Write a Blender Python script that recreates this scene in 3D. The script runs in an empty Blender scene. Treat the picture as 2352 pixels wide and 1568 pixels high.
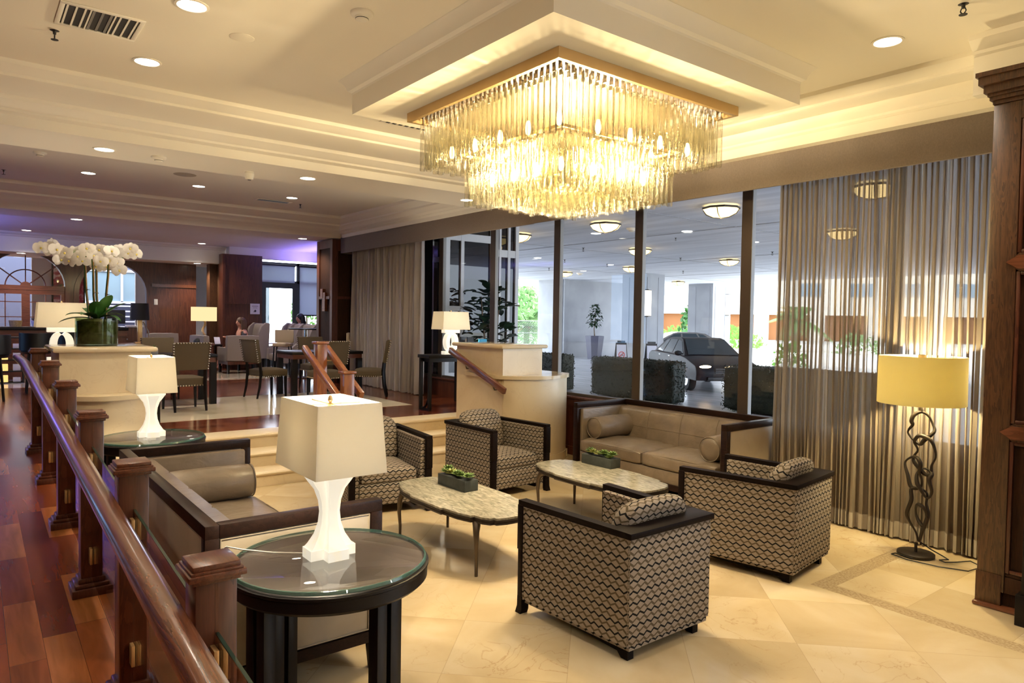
import bpy, bmesh, math, random
from mathutils import Vector, Matrix
C=bpy.context.scene.collection
PI=math.pi
RND=random.Random(7)
# ---------------------------------------------------------------- camera model
F=1602.675; H=1.9
RC=((-0.61543328,-0.7880232,0.01616506),(-0.03440682,0.00637029,-0.99938761),(0.78743765,-0.61561258,-0.03103387))
def ray(px,py):
    d=((px-1176)/F,(py-784)/F,1.0)
    return [sum(RC[k][i]*d[k] for k in range(3)) for i in range(3)]
def atx(px,py,x):
    d=ray(px,py); t=x/d[0]; return Vector((x,t*d[1],H+t*d[2]))
def aty(px,py,y):
    d=ray(px,py); t=y/d[1]; return Vector((t*d[0],y,H+t*d[2]))
def atz(px,py,z):
    d=ray(px,py); t=(z-H)/d[2]; return Vector((t*d[0],t*d[1],z))
cam=bpy.data.cameras.new('camera'); co=bpy.data.objects.new('camera',cam); C.objects.link(co)
cam.sensor_width=36; cam.lens=F/2352*36; cam.clip_start=.05; cam.clip_end=300
co.matrix_world=Matrix(((RC[0][0],-RC[1][0],-RC[2][0],0),(RC[0][1],-RC[1][1],-RC[2][1],0),(RC[0][2],-RC[1][2],-RC[2][2],H),(0,0,0,1)))
bpy.context.scene.camera=co
# ---------------------------------------------------------------- mesh builder
class MB:
    def __init__(s): s.v=[]; s.f=[]; s.uv={}
    def add(s,vs,fs,M=None):
        o=len(s.v)
        s.v+= [tuple(M@Vector(v)) for v in vs] if M else [tuple(v) for v in vs]
        s.f+= [tuple(i+o for i in f) for f in fs]
        return s
    def box(s,x0,y0,z0,x1,y1,z1,b=0,M=None):
        if x0>x1:x0,x1=x1,x0
        if y0>y1:y0,y1=y1,y0
        if z0>z1:z0,z1=z1,z0
        b=min(b,(x1-x0)*.49,(y1-y0)*.49,(z1-z0)*.49)
        if b<=0:
            v=[(x,y,z) for x in(x0,x1) for y in(y0,y1) for z in(z0,z1)]
            f=[(0,1,3,2),(4,6,7,5),(0,4,5,1),(2,3,7,6),(0,2,6,4),(1,5,7,3)]
            return s.add(v,f,M)
        bm=bmesh.new(); bmesh.ops.create_cube(bm,size=1)
        for q in bm.verts: q.co=Vector(((q.co.x+.5)*(x1-x0)+x0,(q.co.y+.5)*(y1-y0)+y0,(q.co.z+.5)*(z1-z0)+z0))
        bmesh.ops.bevel(bm,geom=bm.edges[:],offset=b,segments=2 if b<.03 else 3,profile=.5,affect='EDGES')
        bm.verts.index_update()
        s.add([q.co[:] for q in bm.verts],[[q.index for q in f.verts] for f in bm.faces],M); bm.free(); return s
    def soft(s,x0,y0,z0,x1,y1,z1,puff=.03,n=8,r=.3,M=None):
        # cushion: superellipsoid-edged box with puffed faces
        vs=[];fs=[];cx,cy,cz=(x0+x1)/2,(y0+y1)/2,(z0+z1)/2;a,b,c=(x1-x0)/2,(y1-y0)/2,(z1-z0)/2
        bm=bmesh.new(); bmesh.ops.create_cube(bm,size=2); bmesh.ops.subdivide_edges(bm,edges=bm.edges[:],cuts=n,use_grid_fill=True)
        rr=r*min(a,b,c)
        for q in bm.verts:
            u=Vector(q.co)
            p=Vector((u.x*a,u.y*b,u.z*c)); core=Vector((max(-a+rr,min(a-rr,p.x)),max(-b+rr,min(b-rr,p.y)),max(-c+rr,min(c-rr,p.z))))
            d=p-core
            if d.length>1e-9: p=core+d.normalized()*min(rr,d.length) if d.length>rr else p
            w=(1-u.x**2)*(1-u.y**2)*abs(u.z)**3
            p.z+=math.copysign(puff*w,u.z)
            q.co=p+Vector((cx,cy,cz))
        bm.verts.index_update()
        s.add([q.co[:] for q in bm.verts],[[q.index for q in f.verts] for f in bm.faces],M); bm.free(); return s
    def cyl(s,p0,p1,r0,r1=None,n=16,caps=True):
        r1=r0 if r1 is None else r1
        return s.tube([p0,p1],[r0,r1],n,caps=caps)
    def tube(s,pts,r,n=8,closed=False,caps=True,flat=1.0):
        P=[Vector(p) for p in pts]; k=len(P)
        R=r if isinstance(r,(list,tuple)) else [r]*k
        vs=[];fs=[]; up=None
        for i in range(k):
            if closed: t=P[(i+1)%k]-P[i-1]
            else: t=P[min(i+1,k-1)]-P[max(i-1,0)]
            t.normalize()
            if up is None:
                up=Vector((0,0,1)) if abs(t.z)<.9 else Vector((1,0,0))
            a=(up-t*up.dot(t)); a.normalize(); b=t.cross(a); up=a
            for j in range(n):
                w=2*PI*j/n; vs.append(P[i]+(a*math.cos(w)*flat+b*math.sin(w))*R[i])
        m=k if closed else k-1
        for i in range(m):
            for j in range(n):
                i2=(i+1)%k; j2=(j+1)%n
                fs.append((i*n+j,i*n+j2,i2*n+j2,i2*n+j))
        if caps and not closed:
            fs.append(tuple(range(n-1,-1,-1))); fs.append(tuple((k-1)*n+j for j in range(n)))
        return s.add(vs,fs)
    def lathe(s,prof,n=24,c=(0,0,0),sx=1,sy=1,M=None,caps=True):
        if prof[0]==prof[-1]: caps=False
        vs=[];fs=[];k=len(prof)
        for r,z in prof:
            for j in range(n):
                w=2*PI*j/n; vs.append((c[0]+r*math.cos(w)*sx,c[1]+r*math.sin(w)*sy,c[2]+z))
        for i in range(k-1):
            for j in range(n):
                j2=(j+1)%n; fs.append((i*n+j,i*n+j2,(i+1)*n+j2,(i+1)*n+j))
        if caps and prof[0][0]>1e-6: fs.append(tuple(range(n-1,-1,-1)))
        if caps and prof[-1][0]>1e-6: fs.append(tuple((k-1)*n+j for j in range(n)))
        return s.add(vs,fs,M)
    def prism(s,poly,a0,a1,ax='z',M=None):
        # poly 2d; ax z:(x,y) ; ax y:(x,z) ; ax x:(y,z)
        def mk(p,a): return (p[0],p[1],a) if ax=='z' else ((p[0],a,p[1]) if ax=='y' else (a,p[0],p[1]))
        n=len(poly); vs=[mk(p,a0) for p in poly]+[mk(p,a1) for p in poly]
        fs=[tuple(range(n-1,-1,-1)),tuple(range(n,2*n))]+[(i,(i+1)%n,n+(i+1)%n,n+i) for i in range(n)]
        return s.add(vs,fs,M)
    def ball(s,c,r,sx=1,sy=1,sz=1,u=12,v=8,M=None):
        prof=[(math.sin(PI*i/v)*r,-math.cos(PI*i/v)*r*sz) for i in range(v+1)]
        prof[0]=(1e-7,prof[0][1]);prof[-1]=(1e-7,prof[-1][1])
        return s.lathe(prof,u,c,sx,sy,M)
    def xf(s,M): s.v=[tuple(M@Vector(v)) for v in s.v]; return s
    def build(s,name,m,parent=None,smooth=40,uvf=None):
        me=bpy.data.meshes.new(name); me.from_pydata(s.v,[],s.f); me.update()
        bm=bmesh.new(); bm.from_mesh(me); bmesh.ops.recalc_face_normals(bm,faces=bm.faces[:])
        ul=bm.loops.layers.uv.new('UVMap')
        for f in bm.faces:
            nx,ny,nz=abs(f.normal.x),abs(f.normal.y),abs(f.normal.z)
            for l in f.loops:
                p=l.vert.co
                if uvf: l[ul].uv=uvf(p,f.normal)
                elif nz>=nx and nz>=ny: l[ul].uv=(p.y,p.x)
                elif nx>=ny: l[ul].uv=(p.y,p.z)
                else: l[ul].uv=(p.x,p.z)
        bm.to_mesh(me); bm.free()
        if smooth:
            for p in me.polygons: p.use_smooth=True
            me.set_sharp_from_angle(angle=math.radians(smooth))
        me.materials.append(m)
        o=bpy.data.objects.new(name,me); C.objects.link(o)
        if parent: o.parent=parent
        return o
def tag(o,label,cat,group=None):
    o['label']=label; o['category']=cat
    if group: o['group']=group
    return o
def thing(name,label,cat,loc=(0,0,0),rz=0,group=None):
    o=bpy.data.objects.new(name,None); o.empty_display_size=.1; C.objects.link(o)
    o.location=loc; o.rotation_euler=(0,0,rz); return tag(o,label,cat,group)
def struct(name,mb,m,parent=None,smooth=40):
    o=mb.build(name,m,parent,smooth)
    if parent is None: o['kind']='structure'
    return o
def dup(root,loc,rz=None,label=None,group=None,scale=None):
    def cp(o,par):
        c=o.copy(); C.objects.link(c)
        if par: c.parent=par
        for ch in [x for x in o.children]: cp(ch,c)
        return c
    r=cp(root,None); r.location=loc
    if rz is not None: r.rotation_euler=(0,0,rz)
    if label: r['label']=label
    if group: r['group']=group
    if scale: r.scale=scale
    return r
def T(x=0,y=0,z=0): return Matrix.Translation((x,y,z))
def Rot(a,ax): return Matrix.Rotation(a,4,ax)
# ---------------------------------------------------------------- materials
class NT:
    def __init__(s,name):
        s.m=bpy.data.materials.new(name); s.m.use_nodes=True; s.t=s.m.node_tree; s.t.nodes.clear()
        s.out=s.n('ShaderNodeOutputMaterial')
    def n(s,t,**k):
        x=s.t.nodes.new(t)
        for a,b in k.items(): setattr(x,a,b)
        return x
    def set(s,sock,v):
        if isinstance(v,bpy.types.NodeSocket): s.t.links.new(v,sock)
        elif isinstance(v,tuple) and len(v)==3 and sock.type=='RGBA': sock.default_value=(*v,1)
        else: sock.default_value=v
    def coord(s,k='Object'): return s.n('ShaderNodeTexCoord').outputs[k]
    def map(s,v,scale=(1,1,1),rot=(0,0,0),loc=(0,0,0)):
        x=s.n('ShaderNodeMapping'); s.set(x.inputs[0],v); x.inputs['Scale'].default_value=scale; x.inputs['Rotation'].default_value=rot; x.inputs['Location'].default_value=loc; return x.outputs[0]
    def noise(s,v,scale=5,detail=3,dist=0,out='Fac'):
        x=s.n('ShaderNodeTexNoise'); s.set(x.inputs['Vector'],v); x.inputs['Scale'].default_value=scale; x.inputs['Detail'].default_value=detail; x.inputs['Distortion'].default_value=dist; return x.outputs[out]
    def math(s,op,a,b=0.0,c=0.0):
        x=s.n('ShaderNodeMath',operation=op); s.set(x.inputs[0],a); s.set(x.inputs[1],b)
        if op in('WRAP','PINGPONG','COMPARE','MULTIPLY_ADD'): s.set(x.inputs[2],c)
        return x.outputs[0]
    def ramp(s,f,st,interp='LINEAR'):
        x=s.n('ShaderNodeValToRGB'); s.set(x.inputs[0],f); cr=x.color_ramp; cr.interpolation=interp
        while len(cr.elements)>1: cr.elements.remove(cr.elements[0])
        cr.elements[0].position=st[0][0]; cr.elements[0].color=(*st[0][1],1)
        for p,c in st[1:]:
            e=cr.elements.new(p); e.color=(*c,1)
        return x.outputs[0]
    def mix(s,f,a,b,mode='MIX'):
        x=s.n('ShaderNodeMix',data_type='RGBA',blend_type=mode); s.set(x.inputs[0],f); s.set(x.inputs[6],a); s.set(x.inputs[7],b); return x.outputs[2]
    def sep(s,v):
        x=s.n('ShaderNodeSeparateXYZ'); s.set(x.inputs[0],v); return x.outputs
    def comb(s,a,b,c=0.0):
        x=s.n('ShaderNodeCombineXYZ'); s.set(x.inputs[0],a); s.set(x.inputs[1],b); s.set(x.inputs[2],c); return x.outputs[0]
    def bump(s,h,st=.2,d=.01):
        x=s.n('ShaderNodeBump'); s.set(x.inputs['Height'],h); x.inputs['Strength'].default_value=st; x.inputs['Distance'].default_value=d; return x.outputs[0]
    def pbr(s,col,rough=.5,metal=0,bump=None,**k):
        x=s.n('ShaderNodeBsdfPrincipled'); s.set(x.inputs['Base Color'],col); s.set(x.inputs['Roughness'],rough); s.set(x.inputs['Metallic'],metal)
        if bump is not None: s.set(x.inputs['Normal'],bump)
        for a,b in k.items(): s.set(x.inputs[a.replace('_',' ')],b)
        return x.outputs[0]
    def sh(s,t,**k):
        x=s.n('ShaderNodeBsdf'+t)
        for a,b in k.items(): s.set(x.inputs[a],b)
        return x.outputs[0]
    def mixs(s,f,a,b):
        x=s.n('ShaderNodeMixShader'); s.set(x.inputs[0],f); s.set(x.inputs[1],a); s.set(x.inputs[2],b); return x.outputs[0]
    def done(s,o): s.t.links.new(o,s.out.inputs[0]); return s.m
def plain(name,col,rough=.5,metal=0,**k):
    t=NT(name); return t.done(t.pbr(col,rough,metal,**k))
def emit(name,col,st):
    t=NT(name); e=t.n('ShaderNodeEmission'); t.set(e.inputs[0],col); e.inputs[1].default_value=st; return t.done(e.outputs[0])
def mottled(name,c1,c2,scale=6,rough=.5,metal=0,bump=0,**k):
    t=NT(name); v=t.coord(); f=t.noise(v,scale,5); col=t.ramp(f,[(.3,c1),(.7,c2)])
    return t.done(t.pbr(col,rough,metal,t.bump(t.noise(v,scale*8,2),bump,.004) if bump else None,**k))
def wood(name,c1,c2,axis='z',rough=.35,scale=1.0,coat=.3,spec=.5):
    t=NT(name); v=t.coord()
    sc={'x':(1.2,14,14),'y':(14,1.2,14),'z':(14,14,1.2)}[axis]
    m=t.map(v,tuple(q*scale for q in sc))
    d=t.noise(m,1.0,4,1.2)
    w=t.n('ShaderNodeTexNoise'); t.set(w.inputs['Vector'],t.map(v,tuple(q*scale*5 for q in sc))); w.inputs['Scale'].default_value=1.5; w.inputs['Detail'].default_value=2
    f=t.math('MULTIPLY_ADD',t.math('FRACT',t.math('MULTIPLY',d,5.0)),.45,t.math('MULTIPLY',w.outputs[0],.55))
    col=t.ramp(f,[(.15,c1),(.75,c2)])
    return t.done(t.pbr(col,rough,0,t.bump(f,.03,.001),Coat_Weight=coat,Coat_Roughness=.12,Specular_IOR_Level=spec))
def marble(name,c1,c2,vein,rough=.12,scale=1.3,tile=None):
    t=NT(name); v=t.coord('Object')
    n=t.noise(v,scale,6,.6); col=t.ramp(n,[(.3,c1),(.7,c2)])
    a=t.math('ABSOLUTE',t.math('SUBTRACT',t.noise(v,scale*1.6,7,1.6),.5))
    vm=t.ramp(a,[(0,(1,1,1)),(.012,(0,0,0))])
    col=t.mix(t.math('MULTIPLY',vm,.13),col,vein)
    return t,v,col,rough
M={}
t,v,col,r=marble('marble',(.70,.56,.36),(.80,.68,.47),(.45,.30,.14),.25); M['marble']=t.done(t.pbr(col,.28))
t,v,col,r=marble('marble_polish',(.66,.52,.33),(.78,.66,.45),(.42,.27,.12),.12); M['marble_polish']=t.done(t.pbr(col,.1))
# lower floor: diagonal marble tiles inside a mosaic band
def floor_mat():
    t=NT('marble_floor'); v=t.coord('Object'); x,y,z=t.sep(v)
    s=.67; k=.70710678
    u=t.math('DIVIDE',t.math('SUBTRACT',t.math('MULTIPLY',t.math('ADD',x,y),k),.795),s)
    w=t.math('DIVIDE',t.math('SUBTRACT',t.math('MULTIPLY',t.math('SUBTRACT',x,y),k),4.285),s)
    ox=t.math('DIVIDE',t.math('SUBTRACT',x,2.62),.61); oy=t.math('DIVIDE',t.math('ADD',y,5.0),.61)
    # outside mask: y< -4.985 or x<2.4 & y<-4.85...
    outside=t.math('MULTIPLY',t.math('LESS_THAN',y,-4.985),t.math('LESS_THAN',x,2.49))
    bandA=t.math('MULTIPLY',t.math('MULTIPLY',t.math('LESS_THAN',y,-4.855),t.math('GREATER_THAN',y,-4.985)),t.math('LESS_THAN',x,2.62))
    bandB=t.math('MULTIPLY',t.math('MULTIPLY',t.math('GREATER_THAN',x,2.49),t.math('LESS_THAN',x,2.62)),t.math('LESS_THAN',y,-4.985))
    band=t.math('MAXIMUM',bandA,bandB)
    U=t.mix(outside,t.comb(u,w),t.comb(ox,oy)); us=t.sep(U)
    fx=t.math('FRACT',us[0]); fy=t.math('FRACT',us[1])
    e=t.math('MINIMUM',t.math('MINIMUM',fx,t.math('SUBTRACT',1.0,fx)),t.math('MINIMUM',fy,t.math('SUBTRACT',1.0,fy)))
    joint=t.math('LESS_THAN',e,.0022)
    cell=t.comb(t.math('FLOOR',us[0]),t.math('FLOOR',us[1]),outside)
    wn=t.n('ShaderNodeTexWhiteNoise'); t.set(wn.inputs[0],cell); rnd=wn.outputs['Value']; rc=wn.outputs['Color']
    vv=t.n('ShaderNodeVectorMath',operation='MULTIPLY_ADD'); t.set(vv.inputs[0],rc); vv.inputs[1].default_value=(30,30,30); t.set(vv.inputs[2],v); v2=vv.outputs[0]
    n=t.noise(v2,1.3,6,.7); base=t.ramp(n,[(.28,(.52,.39,.21)),(.5,(.61,.48,.29)),(.72,(.68,.57,.39))])
    a=t.math('ABSOLUTE',t.math('SUBTRACT',t.noise(v2,1.9,8,2.2),.5))
    vein=t.math('MULTIPLY',t.ramp(a,[(0,(1,1,1)),(.008,(0,0,0))]),t.ramp(t.noise(v2,.9,2),[(.5,(0,0,0)),(.65,(1,1,1))]))
    base=t.mix(t.math('MULTIPLY',vein,.6),base,(.36,.20,.08))
    hs=t.n('ShaderNodeHueSaturation'); t.set(hs.inputs['Color'],base); t.set(hs.inputs['Value'],t.math('MULTIPLY_ADD',rnd,.15,.88)); base=hs.outputs[0]
    mos=t.ramp(t.noise(v,60,2),[(.35,(.36,.26,.15)),(.65,(.50,.39,.24))])
    col=t.mix(band,base,mos); col=t.mix(t.math('MULTIPLY',joint,.45),col,(.25,.16,.08))
    return t.done(t.pbr(col,t.math('MULTIPLY_ADD',t.noise(v,3,3),.04,.03)))
M['floor']=floor_mat()
def plank_mat(name,cols,pw=.145,pl=.72,rough=.24,swap=False):
    t=NT(name); v=t.coord('Object'); x,y,z=t.sep(v)
    if swap: x,y=y,x
    r=t.math('DIVIDE',y,pw); row=t.math('FLOOR',r); fr=t.math('FRACT',r)
    wn0=t.n('ShaderNodeTexWhiteNoise',noise_dimensions='1D'); t.set(wn0.inputs['W'],row)
    q=t.math('ADD',t.math('DIVIDE',x,pl),t.math('MULTIPLY',wn0.outputs[0],7.3)); cx=t.math('FLOOR',q); fx=t.math('FRACT',q)
    wn=t.n('ShaderNodeTexWhiteNoise'); t.set(wn.inputs[0],t.comb(row,cx)); rnd=wn.outputs['Value']
    base=t.ramp(rnd,cols)
    vv=t.n('ShaderNodeVectorMath',operation='MULTIPLY_ADD'); t.set(vv.inputs[0],wn.outputs['Color']); vv.inputs[1].default_value=(9,9,9); t.set(vv.inputs[2],t.map(v,(2,16,16) if not swap else (16,2,16)))
    g=t.noise(vv.outputs[0],1.0,5,1.0)
    base=t.mix(t.math('MULTIPLY',g,.75),base,(.06,.012,.004),'MIX')
    e=t.math('MINIMUM',t.math('MULTIPLY',t.math('MINIMUM',fr,t.math('SUBTRACT',1.0,fr)),pw),t.math('MULTIPLY',t.math('MINIMUM',fx,t.math('SUBTRACT',1.0,fx)),pl))
    base=t.mix(t.math('MULTIPLY',t.math('LESS_THAN',e,.0012),.7),base,(.02,.006,.003))
    return t.done(t.pbr(base,rough,0,None,Coat_Weight=.1,Coat_Roughness=.12,Specular_IOR_Level=.35))
M['ramp_wood']=plank_mat('jatoba_planks',[(0,(.12,.022,.012)),(.3,(.26,.062,.022)),(.65,(.42,.13,.042)),(1,(.48,.185,.06))])
M['upper_wood']=plank_mat('cherry_planks',[(0,(.06,.013,.009)),(.5,(.17,.040,.017)),(1,(.33,.11,.04))],.16,.8,.16,True)
M['oak']=wood('dark_oak',(.028,.011,.005),(.105,.044,.018),'z',.4,2.0,.2)
M['oak_panel']=wood('dark_oak_panel',(.020,.008,.004),(.048,.018,.008),'z',.6,1.8,0,.2)
M['post']=wood('post_wood',(.05,.014,.008),(.12,.036,.018),'z',.3,1.3,.4)
M['rail']=wood('rail_wood',(.06,.017,.008),(.20,.066,.028),'x',.25,1.6,.6)
M['cherry']=wood('cherry_wood',(.20,.062,.022),(.36,.13,.05),'z',.3,1.0,.5)
M['cherry_x']=wood('cherry_wood_rail',(.22,.07,.025),(.40,.15,.06),'x',.28,1.0,.5)
M['brownrail']=wood('brown_rail',(.10,.03,.012),(.19,.065,.03),'x',.3,1.0,.5)
M['bar_wood']=wood('mahogany',(.045,.011,.006),(.115,.032,.015),'z',.4,.6,.2)
M['bar_wood_y']=wood('mahogany_y',(.06,.014,.008),(.14,.04,.018),'y',.4,.6,.2)
M['ebony']=wood('ebony_lacquer',(.005,.003,.003),(.010,.006,.005),'x',.5,1.0,0,.07)
M['black_wood']=plain('black_wood',(.008,.006,.006),.38,Specular_IOR_Level=.22)
def leather(name,c1,c2,bs=.35):
    t=NT(name); v=t.coord(); col=t.ramp(t.noise(v,5,4,.5),[(.3,c1),(.7,c2)])
    vo=t.n('ShaderNodeTexVoronoi'); t.set(vo.inputs['Vector'],v); vo.inputs['Scale'].default_value=260
    wr=t.noise(t.map(v,(9,4,9)),1.3,3,1.5)
    h=t.math('ADD',t.math('MULTIPLY',vo.outputs[0],.03),wr)
    return t.done(t.pbr(col,.36,0,t.bump(h,bs,.012)))
M['leather']=leather('taupe_leather',(.165,.126,.09),(.235,.184,.134))
M['leather_tan']=leather('tan_leather',(.35,.285,.205),(.41,.34,.25),.06)
def zigzag():
    t=NT('zigzag_fabric'); uv=t.coord('UV'); u,v,_=t.sep(uv)
    P=.060;Hh=.0625;A=.0092
    ph=t.math('FRACT',t.math('DIVIDE',u,P))
    # asymmetric triangle: rises for 60 %, drops for 40 %
    up=t.math('DIVIDE',ph,.58); dn=t.math('DIVIDE',t.math('SUBTRACT',1.0,ph),.42)
    tri=t.math('SUBTRACT',t.math('MULTIPLY',t.math('MINIMUM',up,dn),2.0),1.0)
    rising=t.math('LESS_THAN',ph,.58)
    def line(sign,off,w):
        q=t.math('FRACT',t.math('DIVIDE',t.math('ADD',t.math('SUBTRACT',v,t.math('MULTIPLY',tri,A*sign)),off),Hh))
        d=t.math('MULTIPLY',t.math('ABSOLUTE',t.math('SUBTRACT',q,.5)),Hh)
        return t.math('LESS_THAN',d,w)
    blk=line(1,0.0,.0060)
    wt=t.math('MULTIPLY_ADD',rising,-.0028,.0080)
    tau=line(-1,Hh/2,wt)
    n=t.noise(uv,520,2); base=t.ramp(n,[(.36,(.17,.135,.105)),(.62,(.36,.305,.25))])
    tc=t.mix(n,(.115,.088,.056),(.070,.054,.034))
    col=t.mix(tau,base,tc); col=t.mix(blk,col,(.007,.0065,.007))
    return t.done(t.pbr(col,.85,0,t.bump(n,.25,.002),Specular_IOR_Level=.2))
M['zigzag']=zigzag()
def cloth(name,c1,c2,scale=400,rough=.9):
    t=NT(name); v=t.coord(); n=t.noise(t.map(v,(1,1,.4)),scale,2); return t.done(t.pbr(t.mix(n,c1,c2),rough,0,t.bump(n,.3,.002),Specular_IOR_Level=.2))
M['grey_fabric']=cloth('grey_fabric',(.24,.20,.185),(.33,.285,.26))
M['brown_fabric']=cloth('brown_fabric',(.085,.062,.037),(.125,.095,.06))
M['valance']=cloth('valance_fabric',(.20,.165,.15),(.285,.24,.22),160)
M['beige_fabric']=cloth('beige_fabric',(.45,.36,.25),(.52,.43,.31))
M['brass']=plain('brass',(.95,.72,.36),.32,.75)
M['gold']=mottled('brushed_gold',(.62,.42,.19),(.70,.50,.25),3,.42,.75)
M['nail']=plain('nailhead',(.70,.64,.52),.25,1)
M['bronze']=plain('bronze_leg',(.10,.075,.055),.4,.7)
M['iron']=plain('dark_iron',(.035,.026,.020),.5,.4)
M['mullion']=plain('bronze_mullion',(.075,.052,.038),.45,.3)
M['mullion_grey']=plain('grey_mullion',(.22,.21,.20),.5,.2)
M['white_frame']=plain('white_metal',(.55,.55,.56),.4)
M['black']=plain('black',(.006,.006,.006),.5)
M['darkplastic']=plain('dark_plastic',(.02,.02,.022),.4)
M['white']=plain('white_plastic',(.75,.72,.66),.5)
M['plaster']=mottled('cream_plaster',(.87,.81,.68),(.89,.83,.70),1.2,.85)
M['plaster_w']=mottled('white_plaster',(.86,.82,.74),(.88,.84,.76),1.2,.85)
M['moulding']=plain('cream_moulding',(.88,.83,.72),.6)
M['grey_wall']=mottled('grey_wall',(.42,.41,.42),(.46,.45,.46),1,.85)
def glassm(name,tint=(1,1,1),refl=.06,rough=.0):
    t=NT(name); lw=t.n('ShaderNodeLayerWeight'); lw.inputs[0].default_value=.5
    f=t.math('MULTIPLY_ADD',t.math('POWER',lw.outputs['Facing'],5.0),.85,refl*.5)
    g=t.n('ShaderNodeBsdfGlossy'); g.inputs['Roughness'].default_value=rough
    tr=t.n('ShaderNodeBsdfTransparent'); t.set(tr.inputs[0],tint)
    return t.done(t.mixs(f,tr.outputs[0],g.outputs[0]))
M['glass']=glassm('window_glass',(.97,.985,1))
M['smoke_glass']=glassm('rail_glass',(.80,.70,.64),.08)
M['dark_interior_glass']=glassm('dark_interior_glass',(.015,.015,.018),.1)  # near-black tint stands in for the unlit vestibule interior
M['vase_glass']=glassm('vase_glass',(.62,.68,.52),.1)
M['top_glass']=glassm('tabletop_glass',(1,1,1),.22)
M['glass_edge']=plain('green_glass_edge',(.06,.15,.12),.08,0,Alpha=.6)
def shade_m(name,c,tr=.5):
    t=NT(name); return t.done(t.mixs(tr,t.sh('Diffuse',Color=c),t.sh('Translucent',Color=c)))
M['shade']=shade_m('linen_shade',(.94,.90,.80),.45)
M['shade_y']=shade_m('yellow_shade',(.97,.90,.56),.6)
M['shade_black']=plain('black_shade',(.01,.009,.008),.7)
t=NT('lit_alabaster'); v_=t.coord(); c_=t.mix(t.ramp(t.noise(v_,7,5,1.5),[(.52,(0,0,0)),(.72,(1,1,1))]),(1,.93,.76),(1,.80,.50))
M['alabaster']=t.done(t.pbr((.8,.76,.66),.25,Emission_Color=c_,Emission_Strength=.5))
def tube_m():
    t=NT('crystal_tube'); v=t.coord(); st=t.noise(t.map(v,(120,120,14)),1.0,2)
    d=t.mixs(.55,t.sh('Diffuse',Color=(.115,.102,.058)),t.sh('Translucent',Color=(.125,.108,.05)))
    g=t.n('ShaderNodeBsdfGlossy'); g.inputs['Roughness'].default_value=.12; t.set(g.inputs['Normal'],t.bump(st,.6,.01))
    dg=t.mixs(.30,d,g.outputs[0])
    tr=t.n('ShaderNodeBsdfTransparent'); t.set(tr.inputs[0],(1,.985,.93))
    lw=t.n('ShaderNodeLayerWeight'); lw.inputs[0].default_value=.35
    f=t.math('MULTIPLY_ADD',lw.outputs['Facing'],.55,.14)
    f=t.math('ADD',f,t.math('MULTIPLY',t.math('GREATER_THAN',st,.58),.22))
    return t.done(t.mixs(f,tr.outputs[0],dg))
M['crystal']=tube_m()
M['bulb']=emit('warm_bulb',(1,.80,.38),30)
M['plate']=plain('chandelier_plate',(.09,.06,.03),.55,.3)
M['can']=emit('downlight_lens',(1,.93,.78),14)
def sheer():
    t=NT('sheer_curtain'); v=t.coord(); z=t.noise(t.map(v,(300,300,300)),1,1)
    d=t.mixs(.45,t.sh('Diffuse',Color=(.40,.33,.25)),t.sh('Translucent',Color=(.42,.36,.29)))
    lw=t.n('ShaderNodeLayerWeight'); lw.inputs[0].default_value=.5
    f=t.math('MULTIPLY_ADD',lw.outputs['Facing'],.28,.74)
    return t.done(t.mixs(f,t.sh('Transparent',Color=(.95,.92,.9)),d))
M['sheer']=sheer()
def drape():
    t=NT('grey_drape'); v=t.coord(); n=t.noise(t.map(v,(200,200,200)),1,2); c=t.mix(n,(.60,.55,.53),(.70,.65,.63))
    return t.done(t.mixs(.25,t.sh('Diffuse',Color=c),t.sh('Translucent',Color=c)))
M['drape']=drape()
M['hem']=plain('curtain_hem',(.40,.35,.28),.9)
def concrete(name,c1,c2,sc=(1,1,1),rough=.8):
    t=NT(name); v=t.coord(); n=t.noise(t.map(v,sc),1.2,7,.5); return t.done(t.pbr(t.ramp(n,[(.3,c1),(.7,c2)]),rough))
M['concrete_ceiling']=concrete('porch_ceiling',(.50,.52,.58),(.72,.74,.80),(.25,2.2,1))
M['concrete']=concrete('concrete_panel',(.33,.34,.365),(.40,.41,.435),(1,1,1))
M['concrete_dark']=concrete('concrete_rib',(.33,.34,.37),(.40,.41,.44),(1,1,1))
M['paving']=concrete('wet_paving',(.34,.35,.38),(.52,.53,.57),(.8,3,1),.25)
M['lawn']=mottled('lawn',(.10,.28,.04),(.25,.45,.12),4,.9)
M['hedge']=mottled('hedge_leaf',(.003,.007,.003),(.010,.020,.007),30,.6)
M['leaf']=mottled('leaf',(.02,.09,.015),(.05,.17,.03),12,.4)
M['leaf_dark']=mottled('leaf_dark',(.008,.03,.012),(.02,.06,.022),12,.4)
M['leaf_bright']=shade_m('leaf_bright',(.16,.36,.07),.5)
M['palm']=shade_m('palm_leaf',(.24,.40,.17),.5)
M['palm_dry']=plain('palm_dry',(.5,.36,.09),.7)
M['bark']=mottled('bark',(.12,.08,.05),(.25,.18,.12),20,.9)
M['stem']=plain('orchid_cane',(.45,.30,.13),.6)
M['petal']=shade_m('white_petal',(.97,.94,.90),.3)
M['petal_c']=plain('petal_centre',(.75,.62,.15),.6)
M['moss']=mottled('moss',(.05,.06,.02),(.17,.18,.07),25,.95)
M['succulent']=mottled('succulent',(.06,.13,.03),(.20,.28,.08),30,.5)
M['succ_light']=mottled('succulent_light',(.20,.26,.07),(.40,.38,.12),30,.5)
M['slate']=mottled('slate_planter',(.030,.036,.032),(.048,.055,.05),20,.6)
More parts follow.
